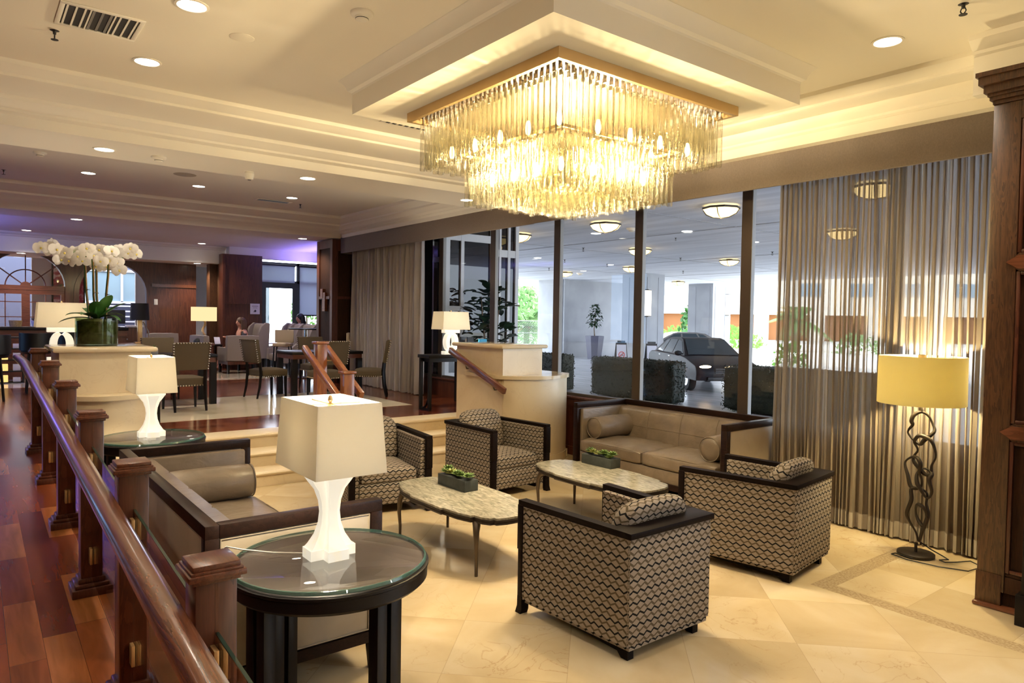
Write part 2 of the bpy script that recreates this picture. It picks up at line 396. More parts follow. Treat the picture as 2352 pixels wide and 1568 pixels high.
def tabletop():
    t=NT('stone_tabletop'); v=t.coord(); n=t.noise(t.map(v,(7,26,7),(0,0,.5)),1.4,8,1.4)
    return t.done(t.pbr(t.ramp(n,[(.28,(.17,.155,.12)),(.48,(.31,.285,.215)),(.68,(.43,.40,.31))]),.12))
M['tabletop']=tabletop()
M['tabletop_dark']=mottled('smoked_table_top',(.10,.078,.068),(.12,.095,.083),12,.4)
M['skin']=plain('skin',(.62,.30,.20),.5)
M['hair']=plain('brown_hair',(.10,.05,.025),.6)
M['blackhair']=plain('black_hair',(.012,.009,.008),.5)
M['cloth_dark']=plain('dark_clothing',(.05,.045,.05),.8)
M['cloth_red']=plain('red_shorts',(.45,.06,.07),.8)
M['blue']=plain('blue_cloth',(.03,.16,.30),.7)
M['paper']=plain('paper',(.72,.70,.74),.8)
M['ink']=plain('ink',(.05,.04,.06),.8)
M['sign_red']=plain('sign_red',(.6,.04,.04),.5)
M['car_dark']=plain('dark_car_paint',(.016,.015,.020),.5,0,Specular_IOR_Level=.25)
M['car_grey']=plain('grey_car_paint',(.20,.18,.17),.28,.5,Coat_Weight=.6)
M['car_glass']=plain('car_glass',(.03,.045,.055),.06)
M['chrome']=plain('chrome',(.7,.7,.7),.15,1)
M['rubber']=plain('rubber',(.012,.012,.012),.8)
M['headlight']=emit('headlight',(1,.66,.36),25)
M['lantern']=emit('lantern_glass',(1,.72,.30),3.0)
M['sconce']=emit('sconce_glass',(1,.88,.68),4.5)
M['can_out']=emit('porch_downlight',(1,.95,.85),8)
M['pot_grey']=plain('grey_pot',(.13,.13,.18),.4)
M['fence']=plain('galvanised',(.40,.40,.42),.5,.5)
M['facade']=mottled('pale_facade',(.82,.74,.62),(.86,.79,.68),2,.9)
M['facade_o']=plain('orange_facade',(.30,.125,.045),.9)
M['bluewin']=plain('facade_window',(.25,.35,.42),.2)
M['ceramic']=plain('white_ceramic',(.70,.70,.78),.3)
M['amber']=emit('lit_shelf_boxes',(1,.62,.2),1.1)
M['lamp_cream']=emit('lit_cream_shade',(1,.74,.38),.95)
M['roller']=shade_m('roller_blind',(.62,.66,.74),.5)
M['blue_led']=emit('blue_led',(.16,.12,1),9)
M['mosstop']=M['moss']
# ================================================================ setting
UP=.5                                            # upper floor level
def zb(x): return min(UP,.025+.059*x)            # ramp level along the rail
mb=MB().box(-4.2,-7.05,-.2,8.7,-.62,0); floor=struct('floor',mb,M['floor'])
# ramp + flat landing on the left (wood planks)
xs=[-4.2,8.05,26]; mb=MB()
mb.prism([(-4.2,-.3),(-4.2,zb(-4.2)),(8.05,UP),(26,UP),(26,-.3)],-.62,4.0,'y')
ramp=struct('floor_ramp',mb,M['ramp_wood'])
# upper floor: wood with marble insets (each inset its own slab)
struct('floor_upper',MB().box(8.7,-7.0,-.2,14.3,-.62,UP).box(14.3,-9.2,-.2,26,-.62,UP),M['upper_wood'])
t,v,col,r=marble('marble_upper',(.56,.47,.33),(.68,.59,.44),(.36,.27,.16),.1,.9)
M['marble_up']=t.done(t.pbr(col,.07))
struct('floor_inset',MB().box(9.84,-5.67,UP-.05,12.4,-1.75,UP+.002),M['marble_up'])
struct('floor_inset',MB().box(15.7,-7.6,UP-.05,18.4,.5,UP+.002),M['marble_up'])
# three marble steps with rounded nosing
def step(k):
    x=7.77+.3*k; z=.1667*(k+1); d=.32 if k<2 else .36
    y0,y1=-1.6,-5.6
    p=[(x,z-.1667),(x,z-.045),(x-.022,z-.04),(x-.03,z-.022),(x-.022,z-.004),(x-.01,z),(8.72,z),(8.72,z-.1667)]
    return MB().prism(p,y1,y0,'y')
for k in range(3): struct('trim_%d'%(k+1),step(k),M['marble'])
# marble nosing strip beside the steps on the upper level (towards the rail)
struct('trim_4',MB().box(8.35,-1.72,UP-.3,8.72,-.60,UP+.001),M['marble'])
struct('trim_5',MB().box(8.35,-6.9,UP-.3,8.72,-5.55,UP+.001),M['marble'])
# curb below the rail
mb=MB().prism([(-4.2,-.3),(-4.2,zb(-4.2)+.02),(8.05,UP+.02),(8.4,UP+.02),(8.4,-.3)],-.665,-.62,'y')
struct('trim_6',mb,M['brownrail'])
# ---------------------------------------------------------------- pedestals
def pedestal(name,sgn,y0,y1,xf,xb,zt,zl,ywall,lab):
    # y0 stair side face, y1 far side of the tall block, curved low block bulging toward the room
    r=thing(name,lab,'pedestal',((xf+xb)/2,(y0+y1)/2,0))
    X,Y=r.location.x,r.location.y
    def L(m): return m.xf(T(-X,-Y,0))
    b=MB().box(xf,y0,0,xb,y1,zt-.05); L(b).build('tall_block',M['marble'],r)
    s=MB().box(xf-.06,min(y0,y1)-.06,zt-.05,xb+.06,max(y0,y1)+.06,zt,.022); L(s).build('top_slab',M['marble_polish'],r)
    # curved front
    arc=[];arc2=[]; n=20; ch=(ywall-y0)
    for i in range(n+1):
        u=i/n; yy=y0+ch*u; bul=.26*math.sin(PI*min(1,u*1.0))**.8
        arc.append((xf-.02-bul,yy)); 
    e0=math.copysign(.004,ch); arc=[(x,y+e0*(1-2*i/n)*1.0) for i,(x,y) in enumerate(arc)]
    poly=arc+[(xb-.3,ywall-e0),(xb-.3,y0+e0)]
    a2=[(x-.045,y0+(y-y0)*1.02-math.copysign(.05*(1-2*i/n),-ch)*-1) for i,(x,y) in enumerate(arc)]
    L(MB().prism(poly,0,zl-.045)).build('curved_block',M['marble'],r)
    poly2=[(x-.045,y) for x,y in arc]; e=math.copysign(.045,ch)
    poly2=[(poly2[0][0]+.06,y0-e)]+poly2+[(poly2[-1][0]+.06,ywall+e*.6),(xb-.25,ywall+e*.6),(xb-.25,y0-e)]
    L(MB().prism(poly2,zl-.045,zl)).build('ledge_slab',M['marble_polish'],r)
    poly3=[(x-.015,y) for x,y in arc]; poly3=[(poly3[0][0],y0-e*.3)]+poly3+[(poly3[-1][0],ywall+e*.3),(xb-.2,ywall+e*.3),(xb-.2,y0-e*.3)]
    L(MB().prism(poly3,0,.11)).build('plinth',M['marble'],r)
    return r
pedR=pedestal('marble_pedestal',-1,-5.5,-6.17,7.22,8.3,1.57,1.17,-6.62,'cream marble pedestal by the windows with a handrail on its side')
pedL=pedestal('marble_pedestal',1,-1.50,-.70,7.98,8.8,1.56,1.10,-.70,'cream marble pedestal carrying the potted white orchids')
# handrail on right pedestal
def bar(mb,p,q,w,h):
    p,q=Vector(p),Vector(q); d=(q-p); L=d.length; d.normalize(); s=d.cross(Vector((0,0,1))).normalized(); u=s.cross(d)
    m=Matrix((( d.x,s.x,u.x,p.x),(d.y,s.y,u.y,p.y),(d.z,s.z,u.z,p.z),(0,0,0,1)))
    mb.box(0,-w/2,-h/2,L,w/2,h/2,.012,m); return mb
hr=thing('handrail','short brown handrail sloping down the side of the right marble pedestal','handrail',(7.7,-5.42,1.2))
bar(MB(),(8.33,-5.40,1.46),(7.04,-5.40,.985),.055,.085).xf(T(-7.7,5.42,-1.2)).build('rail',M['brownrail'],hr)
for x in (7.95,7.3):
    z=.985+(x-7.04)*.368
    MB().tube([(x,-5.5,z-.10),(x,-5.43,z-.10),(x,-5.40,z-.04)],.009,8).xf(T(-7.7,5.42,-1.2)).build('bracket',M['bronze'],hr)
# stair centre rails with newels
sr=thing('stair_railing','reddish wooden double handrail with two square newels amid the marble steps','railing',(8.1,-3.55,0))
def SR(m,n,mt): return m.xf(T(-8.1,3.55,0)).build(n,mt,sr)
SR(MB().box(8.44,-3.615,UP,8.57,-3.485,1.56,.006).box(8.42,-3.635,1.55,8.59,-3.465,1.585,.008),'newel',M['cherry'])
SR(MB().box(7.64,-3.615,0,7.76,-3.485,1.24,.006).box(7.62,-3.635,1.23,7.78,-3.465,1.262,.008),'newel',M['cherry'])
SR(bar(MB(),(8.66,-3.40,1.50),(7.62,-3.40,.97),.065,.085),'rail',M['cherry_x'])
SR(bar(MB(),(8.66,-3.70,1.50),(7.62,-3.70,.97),.065,.085),'rail',M['cherry_x'])
for y,s in((-3.4,1),(-3.7,-1)):
    for x,z in((8.5,1.38),(7.7,.97)):
        SR(MB().tube([(x,-3.55+.05*s,z-.04),(x,y,z-.04),(x,y,z+.0)],.008,6),'bracket',M['brass'])
# ---------------------------------------------------------------- ceilings and beams
def crownA(x0,z0,dx,dz):   # points of a small crown, from ceiling (x0,z0) going +dx,-dz
    pr=[(0,0),(.06,.10),(.10,.28),(.30,.42),(.55,.62),(.78,.72),(.82,.90),(1,1)]
    return [(x0+dx*a,z0-dz*b) for a,b in pr]
ZC=3.88; ZS=3.56
struct('ceiling',MB().box(-4.2,-6.9,ZC,8,4,ZC+.1),M['plaster'])
prof=crownA(6.79,ZC,.16,.11)+[(7.46,ZC-.11)]+crownA(7.47,ZC-.11,.19,.115)+[(7.70,3.65),(7.72,ZS),(8.62,ZS),(8.62,4.0),(6.79,4.0)]
struct('trim_7',MB().prism(prof,-6.6,4.0,'y'),M['moulding'])
prf=[(-p[0],p[1]) for p in crownA(5.68,ZC,.12,.11)+[(6.0,ZC-.11)]+crownA(6.01,ZC-.11,.08,.115)+[(6.10,3.65),(6.10,ZS),(6.62,ZS),(6.62,4.0),(5.68,4.0)]]
struct('trim_8',MB().prism(prf,1.80,7.7,'x'),M['moulding'])
# boxed-in corner above the oak column
struct('trim_9',MB().box(-4.2,-6.9,3.505,1.86,-5.56,ZC+.02,0),M['plaster'])
pr=[(-p[0],p[1]) for p in crownA(5.38,ZC,.12,.12)+[(5.5,3.5),(5.6,3.5),(5.6,4.0),(5.38,4.0)]]
struct('trim_10',MB().prism(pr,-4.2,1.9,'x'),M['moulding'])
# bay 2
struct('ceiling_bay',MB().box(8.6,-6.9,ZC,14.2,4,ZC+.1),M['plaster_w'])
prof=crownA(12.95,ZC,.5,.16)+[(13.55,3.70)]+crownA(13.56,3.69,.25,.05)+[(13.9,3.62),(13.95,ZS),(14.85,ZS),(14.85,4.0),(12.95,4.0)]
struct('trim_11',MB().prism(prof,-6.9,4.0,'y'),M['plaster_w'])
prf=[(-p[0],p[1]) for p in crownA(5.80,ZC,.2,.16)+[(6.03,3.70)]+crownA(6.04,3.69,.12,.05)+[(6.2,3.62),(6.22,ZS),(6.62,ZS),(6.62,4.0),(5.80,4.0)]]
struct('trim_12',MB().prism(prf,8.6,13.8,'x'),M['plaster_w'])
# bay 3: ceiling, scalloped fascia, lower soffit
struct('ceiling_lounge',MB().box(14.8,-9.2,3.70,20.1,4,3.8).box(20.1,-6.65,3.70,23.5,4,3.8),M['plaster_w'])
prof=crownA(19.22,3.70,.14,.09)+[(19.38,3.60),(19.42,3.26),(21.2,3.26),(21.2,3.7)]
struct('trim_13',MB().prism(prof,-5.42,4.0,'y'),M['plaster_w'])
# chandelier plinth (drop box with crown)
bx0,bx1,by0,by1=2.95,5.5,-5.1,-2.56
mb=MB().box(bx0,by0,3.6,bx1,by1,ZC)
dp=thing('ceiling_box','square dropped plaster box carrying the crystal chandelier','ceiling box',((bx0+bx1)/2,(by0+by1)/2,3.6))
bxp=MB().box(bx0,by0,3.6,bx1,by1,ZC-.002)
bxp.xf(T(-(bx0+bx1)/2,-(by0+by1)/2,-3.6)).build('box_face',M['plaster'],dp)
prc=[(0,0),(.012,.01),(.03,.03),(.05,.06),(.06,.09),(.085,.105),(.09,.12)]
cm=MB()
ring=[]
for a,b in prc: ring.append((.09-a,ZC-.001-b))
vs=[];fs=[]
for (o,z) in ring:
    vs+=[(bx0-o,by0-o,z),(bx1+o,by0-o,z),(bx1+o,by1+o,z),(bx0-o,by1+o,z)]
for i in range(len(ring)-1):
    for j in range(4): fs.append((i*4+j,i*4+(j+1)%4,(i+1)*4+(j+1)%4,(i+1)*4+j))
cm.add(vs,fs).xf(T(-(bx0+bx1)/2,-(by0+by1)/2,-3.6)).build('crown_moulding',M['moulding'],dp)
# ---------------------------------------------------------------- window wall (right side)
YW=-6.85
struct('wall_right',MB().box(-4.2,YW-.15,0,14.1,YW+.08,.80).box(-4.2,YW-.15,3.5,14.1,YW,4.1),M['bar_wood'])
struct('trim_14',MB().box(1.9,YW-.05,.80,14.1,YW+.11,.835,.008),M['bar_wood'])
struct('baseboard_right',MB().box(1.9,YW+.08,0,8.4,YW+.10,.12),M['bar_wood'])
mx=[-3.4,-1.78,-.2,1.37,2.95,4.53,6.11,7.69,9.27,10.86,12.44,14.02]
for i in range(len(mx)-1):
    w=struct('window_%d'%(i+1),MB().box(mx[i]+.06,YW-.005,.835,mx[i+1]-.06,YW+.003,3.5),M['glass'])
    w2=MB().box(mx[i+1]-.06,YW-.035,.83,mx[i+1]+.065,YW+.03,3.5).build('mullion',M['mullion'],w)
    MB().box(mx[i+1]-.068,YW-.036,.83,mx[i+1]-.0595,YW+.026,3.5).build('mullion_return',M['mullion_grey'],w)
    MB().box(mx[i]+.067,YW-.03,.836,mx[i+1]-.07,YW+.02,.87).build('bottom_rail',M['mullion'],w)
# shell not seen from the camera side: walls behind and to the left
struct('wall_back',MB().box(-4.4,-7.05,-.4,-4.2,4.2,4.1),M['plaster'])
struct('wall_left',MB().box(-4.2,4.0,-.4,26,4.2,4.1),M['bar_wood'])
struct('ceiling_roof',MB().box(-4.4,-6.95,4.1,14.3,4.2,4.3).box(14.3,-9.4,4.1,20.1,4.2,4.3).box(20.1,-6.65,4.1,23.5,4.2,4.3),M['plaster'])  # unseen slab over the ceilings, added to stop sky light leaking in
# valance boards
v1=MB().box(1.86,-6.25,3.245,7.56,-6.215,3.575,.004).box(1.86,-6.6,3.55,7.56,-6.25,3.575)
tag(v1.build('valance',M['valance']),'long taupe fabric valance above the near windows and sheer curtain','valance')
v2=MB().box(7.565,-6.275,3.245,13.92,-6.24,3.575,.004).box(7.565,-6.6,3.55,13.92,-6.275,3.575).box(13.89,-6.6,3.245,13.92,-6.25,3.57)
tag(v2.build('valance',M['valance']),'taupe fabric valance above the far windows and the far grey drape','valance')
# ---------------------------------------------------------------- curtains (folded cloth sheets)
def curtain(x0,x1,y,z0,z1,folds,amp,seed,flare=1.5,nz=14):
    R=random.Random(seed); n=folds*10; vs=[];fs=[]
    ph=[R.uniform(-.35,.35) for _ in range(folds+2)]; am=[R.uniform(.55,1.25) for _ in range(folds+2)]
    for k in range(nz+1):
        w=k/nz; z=z0+(z1-z0)*w; op=amp*(1+(flare-1)*(1-w))
        for i in range(n+1):
            u=i/n; f=u*folds; j=int(f)
            s=math.sin(2*PI*f+ph[min(j,folds)]*2*math.sin(PI*(f-j))+.5*math.sin(3*w+j*1.7))
            s=math.copysign(abs(s)**.8,s)*am[min(j,folds)]
            s+=.35*math.sin(2*PI*f*2.3+j+w*2)*(.4+.6*w)
            xx=x0+(x1-x0)*u+(1-w)*.03*math.sin(f*.9+seed)+.012*math.sin(2*PI*f*2+1)
            vs.append((xx,y+op*s,z))
    m=n+1
    for k in range(nz):
        for i in range(n): fs.append((k*m+i,k*m+i+1,(k+1)*m+i+1,(k+1)*m+i))
    return MB().add(vs,fs)
cs=curtain(1.80,3.955,-6.52,.02,3.5,42,.026,3)
sc=cs.build('sheer_curtain',M['sheer'],smooth=80); tag(sc,'floor length pleated sheer curtain behind the floor lamp','curtain')
ch=curtain(1.80,3.955,-6.52,.02,3.5,42,.026,3)
hm=MB(); m=42*10+1; hm.add([(x,y+.004,z) for x,y,z in ch.v[:m]]+[(ch.v[i][0],ch.v[i][1]+.004,.16) for i in range(m)],[(i,i+1,m+i+1,m+i) for i in range(m-1)])
hm.build('hem',M['hem'],sc,smooth=80)
cd=curtain(10.93,13.82,-6.50,UP+.015,3.5,24,.075,5,1.35)
dd=cd.build('drape',M['drape'],smooth=80); tag(dd,'long grey pleated drape on the upper level beside the wood pilaster','curtain')
# ================================================================ zigzag club chairs
def club_chair(label,loc,rz,group='zigzag club chairs around the marble tables'):
    r=thing('club_chair',label,'armchair',loc,rz,group)
    hf,hb,D,Ht=.41,.365,.92,.74; xb,xf=-.46,.46
    def yo(x): return hb+(hf-hb)*(x-xb)/D
    t=.10; zt=Ht-.035; zb0=.075
    # outer shell : two arms and the back
    m=MB()
    for s in(1,-1):
        p=[(xb+.012,s*yo(xb)),(xf-.045,s*yo(xf-.045)),(xf-.045,s*(yo(xf)-t)),(xb+.012,s*(yo(xb)-t))]
        m.prism(p,.10,zt)
        # slightly tucked bottom edge
        q=[(x+(.0),y-math.copysign(.02,y)) for x,y in p]
        m.prism(q,zb0,.10)
    m.box(xb,-hb,.10,xb+.13,hb,zt,.02); m.box(xb+.015,-hb+.02,zb0,xb+.13,hb-.02,.102)
    m.build('upholstered_shell',M['zigzag'],r)
    MB().box(xb+.12,-yo(.1)+.09,.09,xf-.05,yo(.1)-.09,.30,.015).build('seat_base',M['zigzag'],r)
    MB().soft(xb+.15,-.285,.29,xf-.055,.285,.43,.035,8,.55).build('seat_cushion',M['zigzag'],r)
    # back cushion: thick, leaning, rounded top rolling over the rail
    bc=MB().soft(-.10,-.285,0,.10,.285,.47,.0,8,.9)
    for i,(x,y,z) in enumerate(bc.v):
        g=1-(y/.30)**4*.12
        bc.v[i]=(x*(.95-.2*(z/.47))-.02*max(0,z/.47-.7)/.3+.03*(1-(y/.29)**2)*math.sin(PI*min(1,max(0,z/.47))),y,z*g)
    mt=T(xb+.25,0,.40)@Rot(-.20,'Y'); mi=mt.inverted()
    def uvb(p,n):
        l=mi@p
        if abs(n.y)>.62: return (l.x,l.z)
        if l.z<.40: return (l.y,l.z if l.x>0 else .40+.08*PI+(.40-l.z))
        return (l.y,.40+.08*math.atan2(l.z-.40,l.x))
    bo=bc.xf(mt).build('back_cushion',M['zigzag'],r,uvf=uvb)
    # welt around the shell top
    for s in(1,-1):
        MB().tube([(xf-.05,s*(yo(xf)-.002),.12),(xf-.05,s*(yo(xf)-.002),zt-.005),(xb+.01,s*(hb-.002),zt-.005),(xb-.001,s*(hb-.006),zt-.005)],.006,6).build('welt',M['zigzag'],r)
    # dark frame: flat rail, front posts, feet, runners
    f=MB()
    for s in(1,-1):
        p=[(xb-.006,s*(hb+.006)),(xf,s*(hf+.006)),(xf,s*(hf-.058)),(xb+.16,s*(yo(xb+.16)-.055)),(xb-.006,s*(hb-.055))]
        f.prism(p,Ht-.035,Ht)
    f.box(xb-.012,-hb-.008,Ht-.034,xb+.155,hb+.008,Ht+.001,.004)
    f.build('top_rail',M['ebony'],r)
    for s in(1,-1):
        y0=s*(hf+.008); y1=s*(hf-.056)
        p=MB().box(xf-.045,y0,.42,xf+.006,y1,Ht-.03,.003)
        p.box(xf-.042,y0-s*.003,.12,xf,y1,.42,.002)
        # flared foot
        a=[(xf-.042,.12),(xf,.12),(xf+.003,.05),(xf+.022,.0),(xf-.03,.0),(xf-.042,.03)]
        p.prism(a,y0-s*.004,y1,'y')
        p.build('front_leg',M['ebony'],r)
        MB().prism([(xb+.05,.0),(xb+.10,.0),(xb+.13,.03),(xf-.08,.045),(xf-.05,.06),(xf-.05,.085),(xb+.05,.085)],s*(hb-.10),s*(hb-.05),'y').build('runner',M['ebony'],r)
    return r
chA=club_chair('zigzag club chair nearest the camera, seen from behind',(3.03,-3.22,0),0)
chB=dup(chA,(3.17,-5.0,0),math.radians(8),'zigzag club chair seen from behind, between the near chair and the floor lamp')
chC=dup(chA,(6.29,-4.70,0),math.radians(183),'zigzag club chair facing the camera in front of the right marble pedestal')
chD=dup(chA,(6.42,-3.30,0),math.radians(170),'zigzag club chair facing the camera, half hidden behind the large white lamp')
# ================================================================ leather sofas
def sofa(label,loc,rz,L,tan,group='leather sofas with dark wood frames'):
    r=thing('sofa',label,'sofa',loc,rz,group)
    # local: back along x, faces -y ; width L, depth .91
    D=.91;Ht=.92;t=.065;h=L/2;yb=D/2;yf=-D/2
    f=MB()
    f.box(-h,yb-t,Ht-t,h,yb,Ht,.004)
    for s in(1,-1): f.box(s*h,yf,Ht-t,s*(h-t),yb-t-.0005,Ht-.0005,.004)
    f.box(-h+t,yb-t,.15,h-t,yb,.21); f.box(-h+t,yf,.15,h-t,yf+t,.21)
    for s in(1,-1): f.box(s*h,yf+t,.15,s*(h-t),yb-t,.21)
    f.build('frame',M['ebony_s'],r)
    for sx in(1,-1):
        for y0,y1 in((yf,yf+t),(yb-t,yb)):
            m=MB().box(sx*h,y0,.15,sx*(h-t),y1,Ht-t+.002,.003)
            a=.012
            m.add([(sx*h,y0,.152),(sx*(h-t),y0,.152),(sx*(h-t),y1,.152),(sx*h,y1,.152),(sx*(h-a),y0+a,0),(sx*(h-t+a),y0+a,0),(sx*(h-t+a),y1-a,0),(sx*(h-a),y1-a,0)],[(0,1,2,3),(4,5,6,7),(0,1,5,4),(1,2,6,5),(2,3,7,6),(3,0,4,7)])
            m.build('leg',M['ebony_s'],r)
    pnl=M[tan]
    for s in(1,-1):
        MB().box(s*(h-.012),yf+t,.21,s*(h-.055),yb-t,Ht-t,.01).build('side_panel',pnl,r)
        # piping around the outer panel
        pts=[(s*(h-.010),yf+t+.008,.22),(s*(h-.010),yb-t-.008,.22),(s*(h-.010),yb-t-.008,Ht-t-.008),(s*(h-.010),yf+t+.008,Ht-t-.008)]
        MB().tube(pts,.006,6,closed=True).build('piping',pnl,r)
        MB().box(s*(h-.055),yf+.05,.30,s*(h-.11),yb-t,Ht-t-.003,.02).build('arm_pad',M['leather'],r)
    MB().box(-h+t,yb-.055,.21,h-t,yb-.012,Ht-t,.01).build('back_panel',pnl,r)
    pts=[(-h+t+.008,yb-.010,.22),(h-t-.008,yb-.010,.22),(h-t-.008,yb-.010,Ht-t-.008),(-h+t+.008,yb-.010,Ht-t-.008)]
    MB().tube(pts,.006,6,closed=True).build('piping',pnl,r)
    # inside back: curved face with four channels and a cross seam
    n=48;k=12;vs=[];fs=[]
    for j in range(k+1):
        w=j/k; z=.36+(Ht-t-.37)*w
        for i in range(n+1):
            u=i/n; x=(-h+.11)+(2*h-.22)*u
            c=abs((u*4)%1-.5)*2; seam=.012*max(0,(c-.86)/.14)
            bul=.035*math.sin(PI*w)**.7
            cr=.010*max(0,1-abs(w-.62)/.03)
            wr=.004*math.sin(u*150)*max(0,.6-w)*(math.sin(u*9)>-.2)
            y=yb-.22-(.05*(1-w))-bul+seam+cr+wr+.10*max(0,w-.85)
            vs.append((x,y,z))
    for j in range(k):
        for i in range(n): fs.append((j*(n+1)+i,j*(n+1)+i+1,(j+1)*(n+1)+i+1,(j+1)*(n+1)+i))
    o=len(vs); 
    vs+=[(-h+.11,yb-.06,.36),(h-.11,yb-.06,.36),(h-.11,yb-.06,Ht-t-.01),(-h+.11,yb-.06,Ht-t-.01)]
    top=[k*(n+1)+i for i in range(n+1)]; fs.append(tuple(top+[o+2,o+3])); fs.append((o,o+1,o+2,o+3))
    bcu=MB().add(vs,fs).build('back_cushion',M['leather'],r,60)
    for i in(n//4,n//2,3*n//4): MB().tube([Vector(vs[j*(n+1)+i])+Vector((0,-.004,0)) for j in range(k+1)],.005,5).build('seam',M['leather'],bcu)
    j=7; MB().tube([Vector(vs[j*(n+1)+i])+Vector((0,-.001,0)) for i in range(n+1)],.004,5).build('seam',M['leather'],bcu)
    MB().box(-h+.10,yf+.012,.205,h-.10,yb-.06,.35,.02).build('seat_base',M['leather'],r)
    for s in(1,-1):
        m=MB().soft(min(0,s*(h-.118)),yf-.005,.345,max(0,s*(h-.118)),yb-.24,.50,.035,10,.5)
        R=random.Random(3+s)
        for i,(x,y,z) in enumerate(m.v):
            if z>.44: m.v[i]=(x,y,z+.008*math.sin(x*23+y*9)*math.sin(y*17+x*5)-.012*max(0,math.sin(x*9+y*21))**6)
        if s<0: m.v=[(x-.003,y,z) for x,y,z in m.v]
        else: m.v=[(x+.003,y,z) for x,y,z in m.v]
        c=m.build('seat_cushion',M['leather'],r,60)
        e=[]; x0,x1=(.008,h-.122) if s>0 else (-h+.122,-.008)
        zz=.475
        pp=[(x0+.02,yf+.012,zz),(x1-.02,yf+.012,zz)]
        MB().tube([(x0+(x1-x0)*i/8,yf+.004+.012*(abs(i-4)/4)**4,zz+.012*math.sin(PI*i/8)) for i in range(9)],.005,6).build('welt',M['leather'],c)
    return r
M['ebony_s']=wood('ebony_sofa',(.010,.005,.004),(.022,.010,.007),'x',.4,1.0,.05,.14)
sL=sofa('taupe leather sofa along the wooden railing, its back to the glass panels',(4.53,-1.315,0),0,2.30,'leather_tan')
sR=sofa('taupe leather sofa under the windows, facing the marble tables',(5.06,-6.21,0),math.radians(180),2.15,'leather_tan')
def bolster(label,loc,rz,L=.64,R=.115,group='round leather bolsters on the sofas'):
    r=thing('bolster_pillow',label,'pillow',loc,rz,group)
    # axis along local y
    prof=[(.001,-L/2-.008),(.06,-L/2-.01),(R-.012,-L/2+.004),(R,-L/2+.02),(R+.006,-L*.2),(R+.008,0),(R+.006,L*.2),(R,L/2-.02),(R-.012,L/2-.004),(.06,L/2+.01),(.001,L/2+.008)]
    MB().lathe(prof,28,(0,0,0),M=Rot(PI/2,'X')).build('roll',M['leather'],r,50)
    for s in(1,-1):
        MB().tube([((R-.004)*math.cos(a*PI/14),s*(L/2-.002),(R-.004)*math.sin(a*PI/14)) for a in range(28)],.005,6,closed=True).build('piping',M['leather'],r)
    return r
b1=bolster('round taupe leather bolster on the sofa beside the wooden railing',(5.44,-1.36,.635),0,.72,.125)
b2=dup(b1,(5.88,-6.21,.635),0,'round leather bolster at the left arm of the window sofa')
b3=dup(b1,(4.25,-6.21,.635),0,'round leather bolster at the right arm of the window sofa, end toward the camera')
# ================================================================ side tables
def side_table(label,loc,rz):
    r=thing('side_table',label,'side table',loc,rz,'round dark side tables with glass tops')
    R=.435; z=.83
    MB().lathe([(R-.025,.735),(R-.02,.73),(R-.005,.745),(R-.005,.79),(R,.795),(R,.806),(R-.01,.81),(.001,.81)],64).build('apron',M['black_wood'],r)
    MB().lathe([(.001,.811),(R-.03,.811),(R-.028,.813),(.001,.813)],64).build('table_top',M['tabletop_dark'],r)
    MB().lathe([(.001,.814),(R-.022,.814),(R-.012,.818),(R-.02,.829),(R-.03,.83),(.001,.83)],64).build('glass_top',M['top_glass'],r)
    MB().lathe([(R-.016,.8145),(R-.009,.8185),(R-.014,.8292),(R-.019,.8305),(R-.016,.8145)],64).build('glass_rim',M['glass_edge'],r)
    for k in range(4):
        a=PI/4+k*PI/2; c,s=math.cos(a),math.sin(a)
        m=MB()
        for d in(-.037,.037):
            m.box(.325,d-.026,0,.38,d+.026,.74,.002,Rot(a,'Z'))
        m.build('leg',M['black_wood'],r)
    return r
st1=side_table('round black side table with glass top under the large lit lamp',(2.93,-1.28,0),math.radians(-30))
st2=dup(st1,(6.72,-1.27,0),math.radians(-30),'round black side table in the corner by the steps, under the smaller lit lamp')
# ================================================================ alabaster lamps
def lamp_shade(r,w,d,z0,z1,tp=.90,mt='shade'):
    def ring(a,b,z): return [(-a,-b,z),(a,-b,z),(a,b,z),(-a,b,z)]
    w/=2;d/=2; vs=ring(w,d,z0)+ring(w*tp,d*tp,z1)+ring((w*tp-.004),(d*tp-.004),z1)+ring(w-.004,d-.004,z0)
    fs=[]
    for b in(0,4,8):
        for j in range(4): fs.append((b+j,b+(j+1)%4,b+4+(j+1)%4,b+4+j))
    for j in range(4): fs.append((12+j,12+(j+1)%4,(j+1)%4,j))
    s=MB().add(vs,fs).build('lamp_shade',M[mt],r,smooth=0)
    m=MB()
    for a,b in((( -w*tp,0),(w*tp,0)),((0,-d*tp),(0,d*tp))): m.tube([(a[0],a[1],z1-.02),(b[0],b[1],z1-.02)],.003,6)
    m.build('spider',M['brass'],s)
    MB().lathe([(.001,z1-.03),(.014,z1-.03),(.014,z1-.018),(.006,z1-.012),(.012,z1-.002),(.009,z1+.012),(.004,z1+.02),(.001,z1+.02)],12).build('finial',M['brass'],r)
    return s
